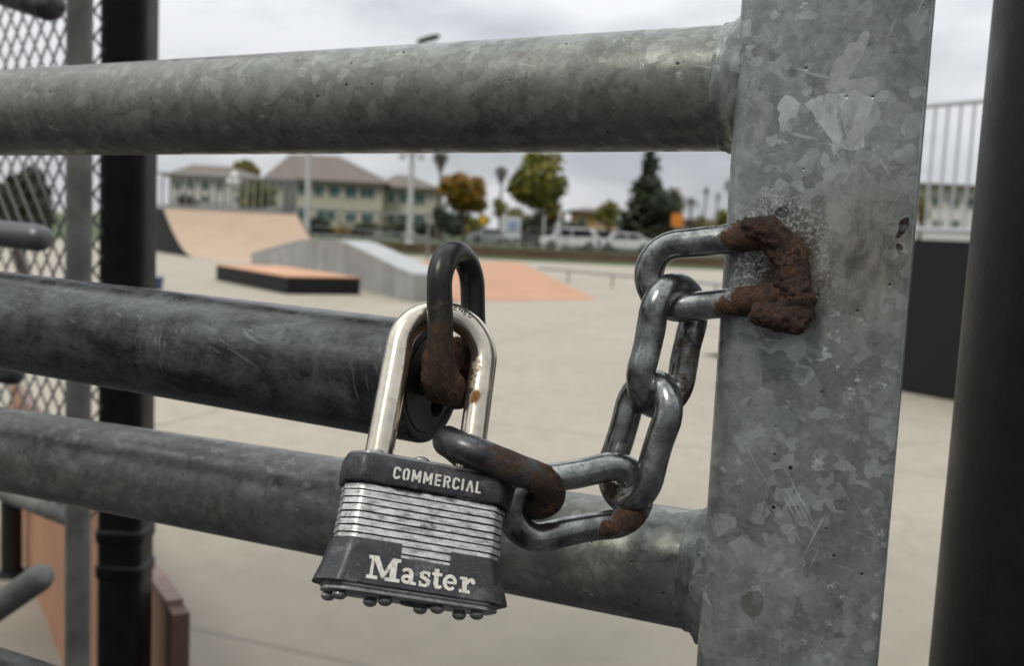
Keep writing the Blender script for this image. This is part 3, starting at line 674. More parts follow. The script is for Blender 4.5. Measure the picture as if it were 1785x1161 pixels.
q = NM('matte_black_paint'); a_ = q.noise(q.o, 30, 6, .7).outputs[0]; b_n = q.noise(q.map(q.o, (1, 1, .2)), 90, 5, .7).outputs[0]
c = q.ramp(a_, (.35, (.004, .004, .0045)), (.7, (.009, .009, .009))); c = q.mix(q.ramp(b_n, (.62, 0), (.74, .5)), c, (.03, .028, .025)); q.b.inputs['Specular IOR Level'].default_value = .28; q.set('Base Color', c); q.set('Roughness', q.ramp(a_, (.3, .34), (.7, .55))); q.bump(q.noise(q.o, 260, 3).outputs[0], .25, .0008); MATTE = q.m
# ------------------------------------------------------------------ posts, fence and things close by
pt_, pb_ = P(1752 + 224, 0, .452), P(1630 + 220, 1161, .478); pd_ = (pt_ - pb_) / (pt_.z - pb_.z)
mb = MB(); mb.tube([pb_ + pd_ * (z - pb_.z) for z in [i * .08 for i in range(24)]], [.057 + .0004 * mnoise.noise(Vector((0, 0, i * 1.7))) for i in range(24)], 64)
tag(mb.build('round_post', MATTE), 'thick black painted round post at the right edge beside the gate post', 'post')
def post_line(px0, y0, px1, y1, D): return W((px0 + px1) / 2, (y0 + y1) / 2, D)
# black square post left
b_ = W(222, 600, 1.66); bp = thing('square_post', 'black painted thick post standing behind the gate rails with banded sleeve', 'post', (b_.x, b_.y, 0))
mb = MB(); hw_ = .037; mb.loft([[Vector((b_.x + x, b_.y + y, z)) for x, y in rrect(hw_, hw_, .014, 5)] for z in (0, .5, 1, 1.5, 2.6)]); mb.build('post_shaft', MATTE, bp, 40)
for zc in (1.265 + .15, .715, .655):
    mb = MB(); mb.loft([[Vector((b_.x + x, b_.y + y, z)) for x, y in rrect(hw_ + e, hw_ + e, .016, 5)] for z, e in ((zc - .013, .0), (zc - .010, .003), (zc + .008, .0035), (zc + .012, 0))], False, False); mb.build('sleeve_band', MATTE, bp, 40)
FGALV = plain('dull_galvanized', (.15, .155, .14), .6, .3, .35, 22)
FGALV2 = plain('pale_galvanized', (.34, .35, .36), .45, .5, .12, 6)
f0 = W(137, 600, 1.50); fn = thing('chain_link_fence', 'galvanized chain link fence with round end post behind the left gate rails', 'fence', (f0.x, f0.y, 0))
mb = MB(); mb.tube([(f0.x, f0.y, 0), (f0.x, f0.y, 2.6)], .0185, 24); mb.build('fence_post', FGALV, fn, 50)
fd = Vector((-.80, .60, 0)).normalized(); mb = MB(); Lf, Hf, cell = 1.5, 2.45, .036
for sgn in (1, -1):
    k = -int(Hf / cell) - 1
    while k * cell < Lf + Hf:
        # x = k*cell + sgn*z*0.8 clipped to 0..Lf
        pts = []
        x0_ = k * cell if sgn > 0 else k * cell
        for (zz) in (0.78, Hf):
            pts.append((x0_ + sgn * (zz if sgn > 0 else zz) * .78, zz))
        (xa, za), (xb, zb) = pts
        if xa > xb: (xa, za), (xb, zb) = (xb, zb), (xa, za)
        if xb > .02 and xa < Lf:
            def at_(x): t = (x - xa) / (xb - xa); return (x, za + (zb - za) * t)
            pA = at_(max(xa, .02)); pB = at_(min(xb, Lf)); off = Vector((-fd.y, fd.x, 0)) * .002 * sgn
            mb.tube([Vector((f0.x, f0.y, 0)) + fd * pA[0] + Vector((0, 0, pA[1])) + off, Vector((f0.x, f0.y, 0)) + fd * pB[0] + Vector((0, 0, pB[1])) + off], .0019, 5)
        k += 1
mb.build('wire_mesh', plain('mesh_wire', (.11, .112, .11), .55, .3, .1, 10), fn, 50)
mr0 = MB(); mr0.tube([Vector((f0.x, f0.y, .78)), Vector((f0.x, f0.y, .78)) + fd * Lf], .014, 12); mr0.build('bottom_rail', FGALV, fn, 50)
mb = MB()
# narrow strip of mesh between the two posts
g0 = Vector((f0.x + .012, f0.y + .02, 0)); 
for k in range(44):
    z0_ = .78 + k * .038; mb.tube([g0 + Vector((.0, 0, z0_)), g0 + Vector((.014, 0, z0_ + .02)), g0 + Vector((.0, 0, z0_ + .038))], .002, 5)
mb.build('tension_wire', plain('mesh_wire_dark', (.07, .072, .07), .6, .2, .1, 10), fn, 50)
# second fence leaf end: arms poking in from the left
tr = W(-330, 600, 1.25); ts = thing('turnstile', 'turnstile with galvanized pipe arms poking in from the left edge', 'turnstile', (tr.x, tr.y, 0))
mb = MB(); mb.tube([(tr.x, tr.y, 0), (tr.x, tr.y, 2.3)], .045, 32); mb.build('column', FGALV, ts, 50)
ARMM = plain('grey_arm_steel', (.12, .125, .125), .38, .6, .2, 14)
def arm(px, py, D, z_off, r_, mt):
    e = W(px, py, D); s__ = Vector((tr.x, tr.y, e.z + z_off)); d = (e - s__).normalized()
    mb = MB(); mb.tube([s__, e - d * .012, e - d * .004, e], [r_, r_, r_ * .85, r_ * .5], 24); mb.build('arm', mt, ts, 50)
arm(80, 416, 1.05, .012, .0145, ARMM); arm(80, 1000, 1.05, -.30, .0150, FGALV); arm(98, 12, 1.0, .13, .0155, DARK); arm(34, 652, 1.1, .01, .014, DARK)
# board wall
qa = G(286, 1624); qb_dir = (G(60, 1030) - G(286, 1624)).normalized(); mb = MB(); nrm_ = Vector((-qb_dir.y, qb_dir.x, 0)); 
if nrm_.x < 0: nrm_ = -nrm_
Lw = 2.6; hgt = .585; t_ = .022
pA = qa; pB = qa + qb_dir * Lw
PLY = plain('peach_board', (.36, .185, .105), .75, 0, .14, 5); PLYE = plain('board_edge_brown', (.105, .058, .042), .7, 0, .2, 20)
wall = thing('board_wall', 'low peach painted board wall with brown end cap behind the black square post', 'board wall', qa)
mb = MB(); mb.prism([pA, pB, pB + Vector((0, 0, hgt)), pA + Vector((0, 0, hgt))], nrm_ * t_); mb.build('panel', PLY, wall, 0)
mb = MB(); tv = Vector((0, 0, 1)); e0 = pA - qb_dir * .045 - nrm_ * .003; mb.prism([e0, e0 + qb_dir * .043, e0 + qb_dir * .043 + tv * (hgt + .005), e0 + tv * (hgt + .005)], nrm_ * (t_ + .006)); mb.build('end_cap', PLYE, wall, 0)
mb = MB(); e0 = pA + tv * (hgt + .001) - nrm_ * .003; mb.prism([e0, e0 + qb_dir * Lw, e0 + qb_dir * Lw + tv * .012, e0 + tv * .012], nrm_ * (t_ + .006)); mb.build('top_trim', plain('trim_brown', (.20, .13, .10), .6, 0, .15, 12), wall, 0)
# bollard
g_ = G(20, 1003); mb = MB(); mb.tube([g_, g_ + tv * .40, g_ + tv * .43, g_ + tv * .435], [.034, .034, .026, .004], 24)
mb.tube([g_, g_ + tv * .02], [.05, .04], 24)
tag(mb.build('bollard', BLACKPAINT), 'short black bollard at the lower left beside the peach board', 'bollard')
g_ = G(269, 505); mb = MB(); mb.loft([[g_ + Vector((x * s__, y * s__, z)) for x, y in rrect(.12, .12, .03, 4)] for z, s__ in ((0, .85), (.19, 1), (.2, 1.06), (.215, 1.06))])
tag(mb.build('bucket', plain('blue_plastic', (.03, .06, .16), .5, 0, .1, 3)), 'small blue bucket on the concrete just right of the black square post', 'bucket')

# ------------------------------------------------------------------ skate park
BLKSIDE = plain('black_ramp_side', (.004, .005, .0055), .9, 0, .25, 3)
RAMPTOP = plain('tan_ramp_surface', (.44, .325, .225), .7, 0, .07, 1.2)
q = NM('ledge_concrete'); a_ = q.noise(q.o, 1.6, 5).outputs[0]; b_n = q.noise(q.map(q.o, (1, 1, .25)), 2.6, 6, .7).outputs[0]
c = q.ramp(a_, (.3, (.25, .25, .235)), (.7, (.38, .38, .365))); c = q.mix(q.ramp(b_n, (.52, 0), (.66, .6)), c, (.12, .115, .10)); q.set('Base Color', c); q.set('Roughness', .85); CONC2 = q.m
CONC3 = plain('ledge_top', (.40, .41, .41), .7, 0, .08, 2)
STEELR = plain('rail_steel', (.24, .25, .255), .45, .4, .1, 6)

def railing(nm, parent, a, b, h, step, r_=.012, mat=STEELR, pr_=.02):
    a = Vector(a); b = Vector(b); Lr = (b - a).length; d = (b - a) / Lr; n_ = int(Lr / step)
    for hh_ in (h, .08): mb = MB(); mb.tube([a + tv * hh_, b + tv * hh_], pr_, 10); mb.build('rail', mat, parent, 50)
    for k in range(n_ + 1):
        p = a + d * Lr * k / n_; end = k in (0, n_) or k % 12 == 0
        mb = MB(); mb.tube([p + tv * (0 if end else .08), p + tv * h], pr_ * 1.2 if end else r_, 8); mb.build('baluster', mat, parent, 50)
STEELD = plain('railing_grey_steel', (.14, .15, .155), .5, .2, .1, 6)
# tan quarter pipe
T0 = W(285, 362, 33.0); Tz = T0.z; T1 = W(517, 376, 34.2); B0 = G(338, 449)
run = Vector((B0.x - T0.x, B0.y - T0.y, 0)); T1 = Vector((T1.x, T1.y, Tz)); T0.z = Tz
qp = thing('quarter_pipe', 'tan quarter pipe ramp with black side and grey railing on its deck', 'skate ramp', (T0.x, T0.y, 0))
prof = []
N = 14; Rv = run.length
for i in range(N + 1):
    s_ = i / N; prof.append((s_, Tz * (1 - s_) ** 1.75))
deckv = -run.normalized() * 1.4
def qline(o): return [o + run * s_ + tv * (z - o.z) for s_, z in prof]
l0 = qline(T0); l1 = qline(T1); l1[-1].z = .004; l0[-1].z = .004
mb = MB(); mb.add(l0 + l1, [(i, i + 1, i + N + 2, i + N + 1) for i in range(N)]); d0 = [T0, T1, T1 + deckv, T0 + deckv]; mb.add(d0, [(0, 1, 2, 3)]); mb.build('riding_surface', RAMPTOP, qp, 60)
for o_, ln, sg in ((T0, l0, -1), (T1, l1, 1)):
    side = [p.copy() for p in ln] + [Vector((ln[-1].x, ln[-1].y, 0)), Vector((o_.x, o_.y, 0)) + deckv, o_ + deckv]
    sd_ = (T1 - T0).normalized() * sg * .04; mb = MB(); mb.prism([p + sd_ * .1 for p in side], sd_); mb.build('side_panel', BLKSIDE, qp, 0)
mb = MB(); mb.tube([T0 + tv * .01, T1 + tv * .01], .03, 10); mb.build('coping', STEELR, qp, 60)
rl = thing('deck_railing', 'grey vertical bar railing on the deck of the tan quarter pipe', 'railing', T0 + deckv)
railing('r', rl, T0 + deckv * .9 + tv * .01, T1 + deckv * .9 + tv * .01, 1.15, .24, .036, STEELR, .04)
railing('r', rl, T1 + deckv * .12 + tv * .01, T1 + deckv * .86 + tv * .01, 1.15, .16, .026, STEELD, .035)
# concrete ledge
A_ = G(720, 527); Bf = G(438, 458); av = Bf - A_; pv_ = Vector((-av.y, av.x, 0)).normalized()
if pv_.x < 0: pv_ = -pv_
hp_ = [(0, .44), (.06, .50), (.3, .83), (.36, .85), (.55, .79), (.61, .73), (.8, .50), (1, .23)]
lg = thing('concrete_ledge', 'grey concrete hump ledge with sloping pale top behind the black pad', 'skate ledge', A_)
mb = MB(); mb.prism([A_] + [A_ + av * t + tv * h for t, h in hp_] + [Bf], pv_ * .62); mb.build('ledge_body', CONC2, lg, 0)
mb = MB(); tp = [A_ + av * t + tv * (h + .002) - pv_ * .01 for t, h in hp_]; 
for i in range(len(tp) - 1):
    a, b = tp[i], tp[i + 1]; mb.add([a, b, b + pv_ * .64, a + pv_ * .64, a + tv * .03, b + tv * .03, b + pv_ * .64 + tv * .03, a + pv_ * .64 + tv * .03], [(0, 1, 2, 3), (4, 7, 6, 5), (0, 4, 5, 1), (3, 2, 6, 7)] + ([(0, 3, 7, 4)] if i == 0 else []) + ([(1, 5, 6, 2)] if i == len(tp) - 2 else []))
mb.build('ledge_top', CONC3, lg, 0, weld=True)
# manual pad
a_, b2, c2_ = G(500, 513), G(627, 514), G(377, 488)
pad = thing('manual_pad', 'low black sided skate pad with orange top in front of the concrete ledge', 'skate pad', a_)
hh = .285; d2_ = b2 + (c2_ - a_)
mb = MB(); mb.prism([a_, b2, d2_, c2_], tv * hh); mb.build('pad_body', BLKSIDE, pad, 0)
mb = MB(); mb.prism([p + tv * (hh + .002) for p in (a_, b2, d2_, c2_)], tv * .02); mb.build('pad_top', plain('pad_orange', (.55, .30, .17), .7, 0, .1, 2), pad, 0)
# flat rail
fr = thing('grind_rail', 'low thin grind rail on the open concrete right of the orange paving', 'grind rail', G(990, 493))
g1, g2 = G(990, 493), G(1067, 501); gd = (g2 - g1); mb = MB(); mb.tube([g1 - gd * .75 + tv * .30, g2 + gd * 2.6 + tv * .30], .028, 10); mb.build('rail', STEELR, fr, 50)
for t in (0, 1, 2, 3): p = g1 + gd * t; mb = MB(); mb.tube([p, p + tv * .29], .024, 10); mb.build('leg', STEELR, fr, 50)
# black quarter pipe with pale railing at right
tip = G(1222, 618); rb = G(1690, 705); rv = (rb - tip); rn = Vector((-rv.y, rv.x, 0)).normalized()
if rn.y < 0: rn = -rn
rq = thing('black_ramp', 'black sided ramp on the right seen between gate post and round post', 'skate ramp', rb)
dk = 1.33; prof = [(0, 0), (.12, .06), (.22, .17), (.32, .36), (.42, .66), (.50, 1.0), (.55, dk), (2.2, dk), (2.2, 0)]
mb = MB(); mb.prism([tip + rv * s_ + tv * z for s_, z in prof], rn * .06); mb.build('side_panel', BLKSIDE, rq, 0)
mb = MB(); pr2 = prof[:-1]; aa = [tip + rv * s_ + tv * (z + .003) + rn * .061 for s_, z in pr2]; bb2 = [p + rn * 4.5 for p in aa]; n_ = len(aa)
mb.add(aa + bb2, [(i, i + 1, i + 1 + n_, i + n_) for i in range(n_ - 1)]); mb.build('riding_surface', RAMPTOP, rq, 60)
PALE = plain('pale_rail_paint', (.42, .44, .46), .45, .3, .06, 6)
rr2 = thing('pale_railing', 'pale grey bar railing on top of the black ramp at the right', 'railing', tip + rv * .6 + tv * dk)
railing('r', rr2, tip + rv * .6 + tv * (dk + .005), tip + rv * 1.35 + tv * (dk + .005), 1.13, .118, .012, PALE, .022)

# ------------------------------------------------------------------ far fence, wall, lawn edge
DKM = plain('dark_fence_metal', (.05, .05, .052), .5, .3, .1, 4)
ff = thing('park_fence', 'low grey steel park fence of posts and rails behind the skate ledge', 'fence', G(745, 455))
fp = [G(800, 470), G(745, 455), G(660, 434), G(592, 420), G(545, 411)]
fp = [Vector((p.x, p.y, 0)) for p in fp[1:]]
for i, p in enumerate(fp): mb = MB(); mb.tube([p, p + tv * 1.75], .045, 10); mb.build('post', (STEELR if i < 2 else DKM), ff, 50)
for i in range(len(fp) - 1):
    for z in (1.7, .85): mb = MB(); mb.tube([fp[i] + tv * z, fp[i + 1] + tv * z], .028, 8); mb.build('rail', STEELR, ff, 50)
mb = MB()
x0_, x1_ = W(545, 430, 44).x, W(1420, 430, 44).x
wl = mb.box(((x0_ + x1_) / 2, 46, .19), (x1_ - x0_, .25, .38)); 
lw = thing('low_wall', 'long low brown wall along the far edge of the skate park', 'wall', ((x0_ + x1_) / 2, 46, 0))
wl.build('wall', plain('brown_block', (.135, .095, .06), .9, 0, .25, 1.2), lw, 0)
mb = MB().box(((x0_ + x1_) / 2, 46, .41), (x1_ - x0_ + .1, .32, .055)); mb.build('capping', plain('cap_brown', (.20, .15, .10), .85, 0, .15, 2), lw, 0)
# thin black mesh fence behind the lawn
bf = thing('black_fence', 'thin black fence beyond the lawn in front of the parked cars', 'fence', W(900, 420, 60))
XA, XB = W(560, 420, 60).x, W(1420, 420, 60).x
for z in (.25, 1.15): MB().box(((XA + XB) / 2, 60, z), (XB - XA, .03, .04)).build('rail', DKM, bf, 0)
k = 0; x = XA
while x <= XB: MB().box((x, 60, .6), (.06, .06, 1.2)).build('post', DKM, bf, 0); x += 2.4

# ------------------------------------------------------------------ houses
CREAM = plain('cream_stucco', (.50, .48, .38), .85, 0, .08, .5); WHITEW = plain('white_stucco', (.62, .62, .58), .85, 0, .06, .5)
ROOF = plain('taupe_shingles', (.155, .132, .110), .9, 0, .18, 1.5, .4); TEAL = plain('teal_glass', (.02, .085, .075), .25, 0, .3, .7); TRIM = plain('window_trim', (.5, .5, .46), .7, 0, .05, 1)
def hip(mb, x0, x1, y0, y1, z0, h, ov=.6, rx0=None, rx1=None):
    x0 -= ov; x1 += ov; y0 -= ov; y1 += ov; hy = (y0 + y1) / 2; ins = (y1 - y0) / 2 * .9
    a, b = (rx0 if rx0 is not None else x0 + ins), (rx1 if rx1 is not None else x1 - ins)
    v = [(x0, y0, z0), (x1, y0, z0), (x1, y1, z0), (x0, y1, z0), (x0, y0, z0 + .25), (x1, y0, z0 + .25), (x1, y1, z0 + .25), (x0, y1, z0 + .25), (a, hy, z0 + h), (b, hy, z0 + h)]
    mb.add(v, [(0, 3, 2, 1), (0, 1, 5, 4), (1, 2, 6, 5), (2, 3, 7, 6), (3, 0, 4, 7), (4, 5, 9, 8), (5, 6, 9), (6, 7, 8, 9), (7, 4, 8)])
def house(name, label, px0, px1, D, eave_y, ridge_y, rpx, wins, wall=CREAM, depth=12, second=None, cat='house', group='apartment houses beyond the park'):
    xa, xb = W(px0, 390, D).x, W(px1, 390, D).x; ze = W((px0 + px1) / 2, eave_y, D).z; zr = W(sum(rpx) / 2, ridge_y, D + depth / 2).z
    h_ = thing(name, label, cat, ((xa + xb) / 2, D, 0), 0, group)
    MB().box(((xa + xb) / 2, D + depth / 2, ze / 2), (xb - xa, depth, ze)).build('wall', wall, h_, 0)
    mb = MB(); hip(mb, xa, xb, D, D + depth, ze + .003, zr - ze, .7, W(rpx[0], 300, D + depth / 2).x, W(rpx[1], 300, D + depth / 2).x); mb.build('roof', ROOF, h_, 0)
    for (wx0, wx1, wy0, wy1) in wins:
        a = W(wx0, wy1, D); b = W(wx1, wy0, D); cz = (a.z + b.z) / 2; cx_ = (a.x + b.x) / 2; ww, wh = abs(b.x - a.x), abs(b.z - a.z)
        w_ = MB(); w_.box((cx_, D - .02, cz), (ww + .25, .12, wh + .25)); wo_ = w_.build('window', TRIM, h_, 0)
        p_ = MB(); p_.box((cx_ - ww / 4 - .02, D - .09, cz), (ww / 2 - .06, .06, wh)); p_.box((cx_ + ww / 4 + .02, D - .09, cz), (ww / 2 - .06, .06, wh)); p_.build('pane', TEAL, wo_, 0)
    MB().box(((xa + xb) / 2, D - .05, ze * .5), (xb - xa, .14, .22)).build('floor_band', TRIM, h_, 0)
    return h_
house('apartment_house', 'cream two storey house with broad grey hip roof and teal windows', 470, 664, 112, 318, 270, (505, 590),
      [(520, 536, 322, 338), (547, 563, 324, 340), (574, 591, 325, 341), (602, 621, 326, 343), (628, 652, 329, 343), (520, 534, 362, 382), (602, 620, 370, 384), (630, 650, 370, 384), (552, 585, 368, 380)], depth=18)
house('apartment_house', 'smaller cream house wing with separate hip roof near the palm', 666, 757, 114, 330, 305, (690, 716),
      [(677, 688, 336, 352), (695, 710, 337, 353), (722, 740, 338, 354), (676, 688, 374, 388), (694, 710, 374, 388), (722, 740, 375, 389)], depth=12)
house('apartment_house', 'pale house on the left behind the quarter pipe railing', 296, 440, 128, 311, 288, (335, 400),
      [(304, 316, 316, 328), (328, 338, 316, 328), (352, 364, 317, 329), (376, 386, 318, 330), (410, 424, 319, 331), (306, 320, 342, 352), (350, 366, 342, 352), (410, 424, 342, 352)], WHITEW, depth=14)
house('white_building', 'long white building behind the pale railing at the right', 1560, 1840, 70, 330, 322, (1620, 1780),
      [(1625, 1640, 345, 358), (1655, 1670, 346, 359), (1685, 1700, 347, 360), (1625, 1640, 385, 398), (1655, 1670, 385, 398)], plain('bright_white_wall', (.72, .72, .70), .8, 0, .04, .5), 14, cat='building', group=None)
house('tan_shop', 'low tan building with pale roof between the conifer and the gate post', 1195, 1262, 105, 388, 380, (1215, 1245), [(1205, 1215, 394, 402), (1226, 1240, 394, 402)], plain('tan_wall', (.52, .40, .26), .85, 0, .08, .5), 8, cat='building', group=None)
house('ochre_house', 'small ochre house between the big green tree and the conifer', 1000, 1075, 118, 372, 362, (1020, 1050), [(1010, 1020, 380, 390), (1045, 1056, 380, 390)], plain('ochre_wall', (.48, .30, .12), .85, 0, .08, .5), 8, cat='house', group=None)

# ------------------------------------------------------------------ trees
def leafmat(name, cols):
    q = NM(name); gi_ = q.n('NewGeometry'); n_ = q.noise(q.o, .9, 3).outputs[0]
    k = q.math('ADD', q.math('MULTIPLY', gi_.outputs['Random Per Island'], .55), q.math('MULTIPLY', n_, .5))
    q.set('Base Color', q.ramp(k, *[(i / (len(cols) - 1) * .7 + .15, c) for i, c in enumerate(cols)])); q.set('Roughness', .6)
    return q.m
LG = leafmat('leaf_green', [(.022, .034, .004), (.075, .090, .006), (.17, .165, .010), (.26, .20, .012)])
LD = leafmat('leaf_dark', [(.012, .020, .008), (.025, .038, .014), (.045, .060, .02)])
LO = leafmat('leaf_orange', [(.04, .05, .006), (.13, .11, .008), (.28, .17, .010), (.38, .14, .010)])
LY_ = leafmat('leaf_yellow', [(.05, .06, .010), (.13, .12, .016), (.24, .16, .015)])
LP = leafmat('leaf_palm', [(.035, .040, .012), (.065, .065, .02), (.09, .08, .03)])
BARK = plain('bark', (.08, .062, .048), .95, 0, .3, 5)
def leaves(mb, blobs, N, size):
    wts = [b[1][0] * b[1][1] * b[1][2] for b in blobs]; tot = sum(wts)
    for (c, r_), w_ in zip(blobs, wts):
        for _ in range(max(6, int(N * w_ / tot))):
            d = Vector((random.gauss(0, 1), random.gauss(0, 1), random.gauss(0, 1))).normalized() * (random.random() ** .42) * random.uniform(.85, 1.1)
            p = Vector((c[0] + d.x * r_[0], c[1] + d.y * r_[1], c[2] + d.z * r_[2]))
            a = Vector((random.uniform(-1, 1), random.uniform(-1, 1), random.uniform(-1, 1))).normalized(); b = a.orthogonal().normalized(); s_ = size * random.uniform(.6, 1.3)
            mb.add([p - a * s_, p - b * s_ * .5, p + a * s_, p + b * s_ * .5], [(0, 1, 2, 3)])
def tree(name, label, cat, px, top, bot, hw, D, mat, base=None, N=2600, kind='round', group=None, trunk=True, tw=None):
    c = W(px, (top + bot) / 2, D); zt = W(px, top, D).z; zb = W(px, bot, D).z; rw = hw * D / F; rh = (zt - zb) / 2; x = c.x
    t = thing(name, label, cat, (x, D, 0), 0, group); mb = MB(); bl_ = []
    if kind == 'round':
        for k in range(16):
            a = random.uniform(0, 6.28); e = random.uniform(-.8, 1); rr_ = math.sqrt(max(0, 1 - e * e * .8)) * random.uniform(.35, .68)
            bl_.append(((x + math.cos(a) * rw * rr_, D + math.sin(a) * rw * rr_, (zt + zb) / 2 + e * rh * .62), (rw * .36 * random.uniform(.8, 1.2), rw * .36, rh * .34 * random.uniform(.8, 1.2))))
        bl_.append(((x, D, (zt + zb) / 2), (rw * .55, rw * .55, rh * .6)))
    elif kind == 'cone':
        for k in range(26):
            f_ = k / 26; z = zb + (zt - zb) * f_; wv_ = rw * (1 - f_) ** .7 * random.uniform(.45, 1.15); a = random.uniform(0, 6.28)
            for s_ in (0, 2.1, 4.2): bl_.append(((x + math.cos(a + s_) * wv_ * .55, D + math.sin(a + s_) * wv_ * .55, z), (max(.15, wv_ * .45), max(.15, wv_ * .45), rh * .07)))
        bl_.append(((x, D, zt - rh * .1), (.12, .12, rh * .12)))
    elif kind == 'palmball':
        bl_ = [((x, D, zt - rh * .62), (rw, rw, rh * .62)), ((x, D, zt - rh * 1.25), (rw * .55, rw * .55, rh * .5)), ((x, D, zb + rh * .3), (rw * .28, rw * .28, rh * .3))]
    sz = max(.05, rw * .12)
    if kind == 'frond':
        for k in range(26):
            a = random.uniform(0, 6.28); up_ = random.uniform(-.3, 1); prev = Vector((x, D, (zt + zb) / 2)); 
            for s_ in range(6):
                f_ = (s_ + 1) / 6; cur = Vector((x + math.cos(a) * rw * f_, D + math.sin(a) * rw * f_, (zt + zb) / 2 + rh * (up_ * f_ * 1.6 - 1.5 * f_ * f_)))
                sdv = Vector((-math.sin(a), math.cos(a), 0)) * rw * .13 * (1.2 - f_); mb.add([prev - sdv, prev + sdv, cur + sdv * .8, cur - sdv * .8], [(0, 1, 2, 3)]); prev = cur
    else: leaves(mb, bl_, N, sz)
    mb.build('crown', mat, t, 0)
    if trunk:
        mb = MB(); tw = tw or max(.09, rw * .055); zt_ = (zt + zb) / 2; k_ = 7
        mb.tube([(x + math.sin(i * 1.3) * tw * .5 * (i > 0), D, zt_ * i / k_) for i in range(k_ + 1)], [tw * (1.25 - .6 * i / k_) for i in range(k_ + 1)], 8)
        if kind == 'round':
            for k in range(5):
                a = k * 1.25 + .3; z = zb - rh * .05; mb.tube([(x, D, z), (x + math.cos(a) * rw * .3, D + math.sin(a) * rw * .3, z + rh * .6), (x + math.cos(a) * rw * .5, D + math.sin(a) * rw * .5, z + rh * 1.1)], [tw * .5, tw * .35, tw * .15], 6)
        mb.build('trunk', BARK, t, 50)
    return t
random.seed(21)
tree('dark_tree', 'dark bushy tree seen through the chain link fence at far left', 'tree', 38, 285, 420, 62, 14, LD, N=5000)
tree('orange_tree', 'round tree with orange and rust leaves left of the big green tree', 'tree', 810, 294, 388, 49, 84, LO, N=3200)
tree('green_tree', 'big full green tree, tallest round crown behind the lawn', 'tree', 942, 258, 392, 60, 80, LG, N=5200)
tree('young_tree', 'small yellow green tree between orange tree and big green tree', 'tree', 872, 342, 385, 19, 88, LG, N=900)
tree('conifer', 'tall dark conifer with open layered branches', 'tree', 1130, 258, 408, 56, 82, LD, N=3800, kind='cone')
tree('conifer', 'dark shrubby conifer leaning right beside the tall one', 'tree', 1160, 320, 408, 36, 80, LD, N=2400)
tree('small_tree', 'low round green tree left of the tall conifer', 'tree', 1062, 346, 405, 30, 92, LG, N=1600)
tree('yellow_tree', 'small tree with yellowing leaves right of the conifer', 'tree', 1180, 322, 385, 20, 82, LY_, N=900)
tree('fan_palm', 'tall fan palm with ball crown left of the orange tree', 'palm', 768, 262, 305, 15, 100, LP, N=900, kind='palmball', tw=.16)
tree('fan_palm', 'fan palm with ball crown just left of the big green tree', 'palm', 874, 288, 328, 13, 105, LP, N=800, kind='palmball', tw=.14)
tree('slim_palm', 'left of two slim distant palms near the gate post', 'palm', 1231, 320, 338, 8, 130, LP, kind='frond', tw=.13)
tree('slim_palm', 'right of two slim distant palms near the gate post', 'palm', 1251, 330, 347, 8, 130, LP, kind='frond', tw=.13)
tree('fan_palm', 'palm half hidden behind the left edge of the gate post', 'palm', 1275, 310, 355, 15, 100, LP, N=600, kind='palmball', tw=.14)
tree('feather_palm', 'short feathery palm right of the dark conifer', 'palm', 1205, 335, 362, 20, 86, LP, kind='frond', tw=.13)
tree('feather_palm', 'short green palm beside the orange road sign', 'palm', 1222, 366, 392, 16, 96, LG, kind='frond', tw=.12)
tree('green_tree', 'green tree rising behind the left house roof', 'tree', 424, 276, 312, 24, 150, LG, N=1300)
tree('orange_tree', 'orange leaved tree top between the two left house roofs', 'tree', 446, 286, 312, 16, 150, LO, N=700)
tree('bushy_tree', 'dark olive bushy tree behind the quarter pipe railing', 'tree', 445, 308, 378, 42, 62, LG, N=2600)
tree('small_tree', 'small yellow green tree beyond the pale railing at the right', 'tree', 1608, 330, 398, 16, 40, LY_, N=1200)
for (px_, t_, b__, hw__, D__, mt_, lab_) in ((498, 352, 398, 20, 70, LD, 'dark green tree right of the quarter pipe railing in front of the broad roofed house'), (770, 350, 408, 20, 96, LD, 'dark green tree under the left fan palm'), (328, 336, 372, 22, 90, LD, 'dark bushy tree in front of the pale left house'), (965, 345, 400, 26, 96, LY_, 'yellow green tree behind the right side of the big green tree'), (1262, 360, 410, 20, 95, LG, 'green tree partly behind the left edge of the gate post')):
    tree('bushy_tree', lab_, 'tree', px_, t_, b__, hw__, D__, mt_, N=1300)
sh = [(556, 380, 408, 24, LD, 'dark shrub under the left windows of the broad roofed house'), (598, 388, 409, 22, LO, 'reddish shrub below the broad roofed house'), (640, 386, 410, 24, LD, 'dark shrub between the two cream houses'), (690, 385, 411, 22, LD, 'dark shrub left of the tall white pole base'),
      (738, 384, 412, 24, LD, 'dark shrub right of the tall white pole base'), (790, 376, 414, 30, LD, 'dark shrub under the orange tree'), (830, 380, 415, 26, LG, 'green shrub by the yellow sign'), (905, 368, 410, 28, LY_, 'yellow green shrub under the big green tree'),
      (938, 372, 412, 32, LD, 'dark shrub behind the pale pole'), (1000, 392, 414, 26, LD, 'low dark shrub behind the white car'), (1120, 385, 420, 36, LD, 'low dark shrub under the tall conifer'), (1175, 398, 421, 22, LD, 'low dark shrub under the orange road sign'), (1240, 396, 420, 24, LG, 'low green shrub next to the gate post')]
for (px, t_, b__, hw__, mt, lab) in sh: tree('shrub', lab, 'shrub', px, t_ - (10 if px > 760 else 2), b__ + 8, hw__ * 1.25, 103 if px < 760 else 101, mt, N=1100, trunk=False, group='shrubs along the road')

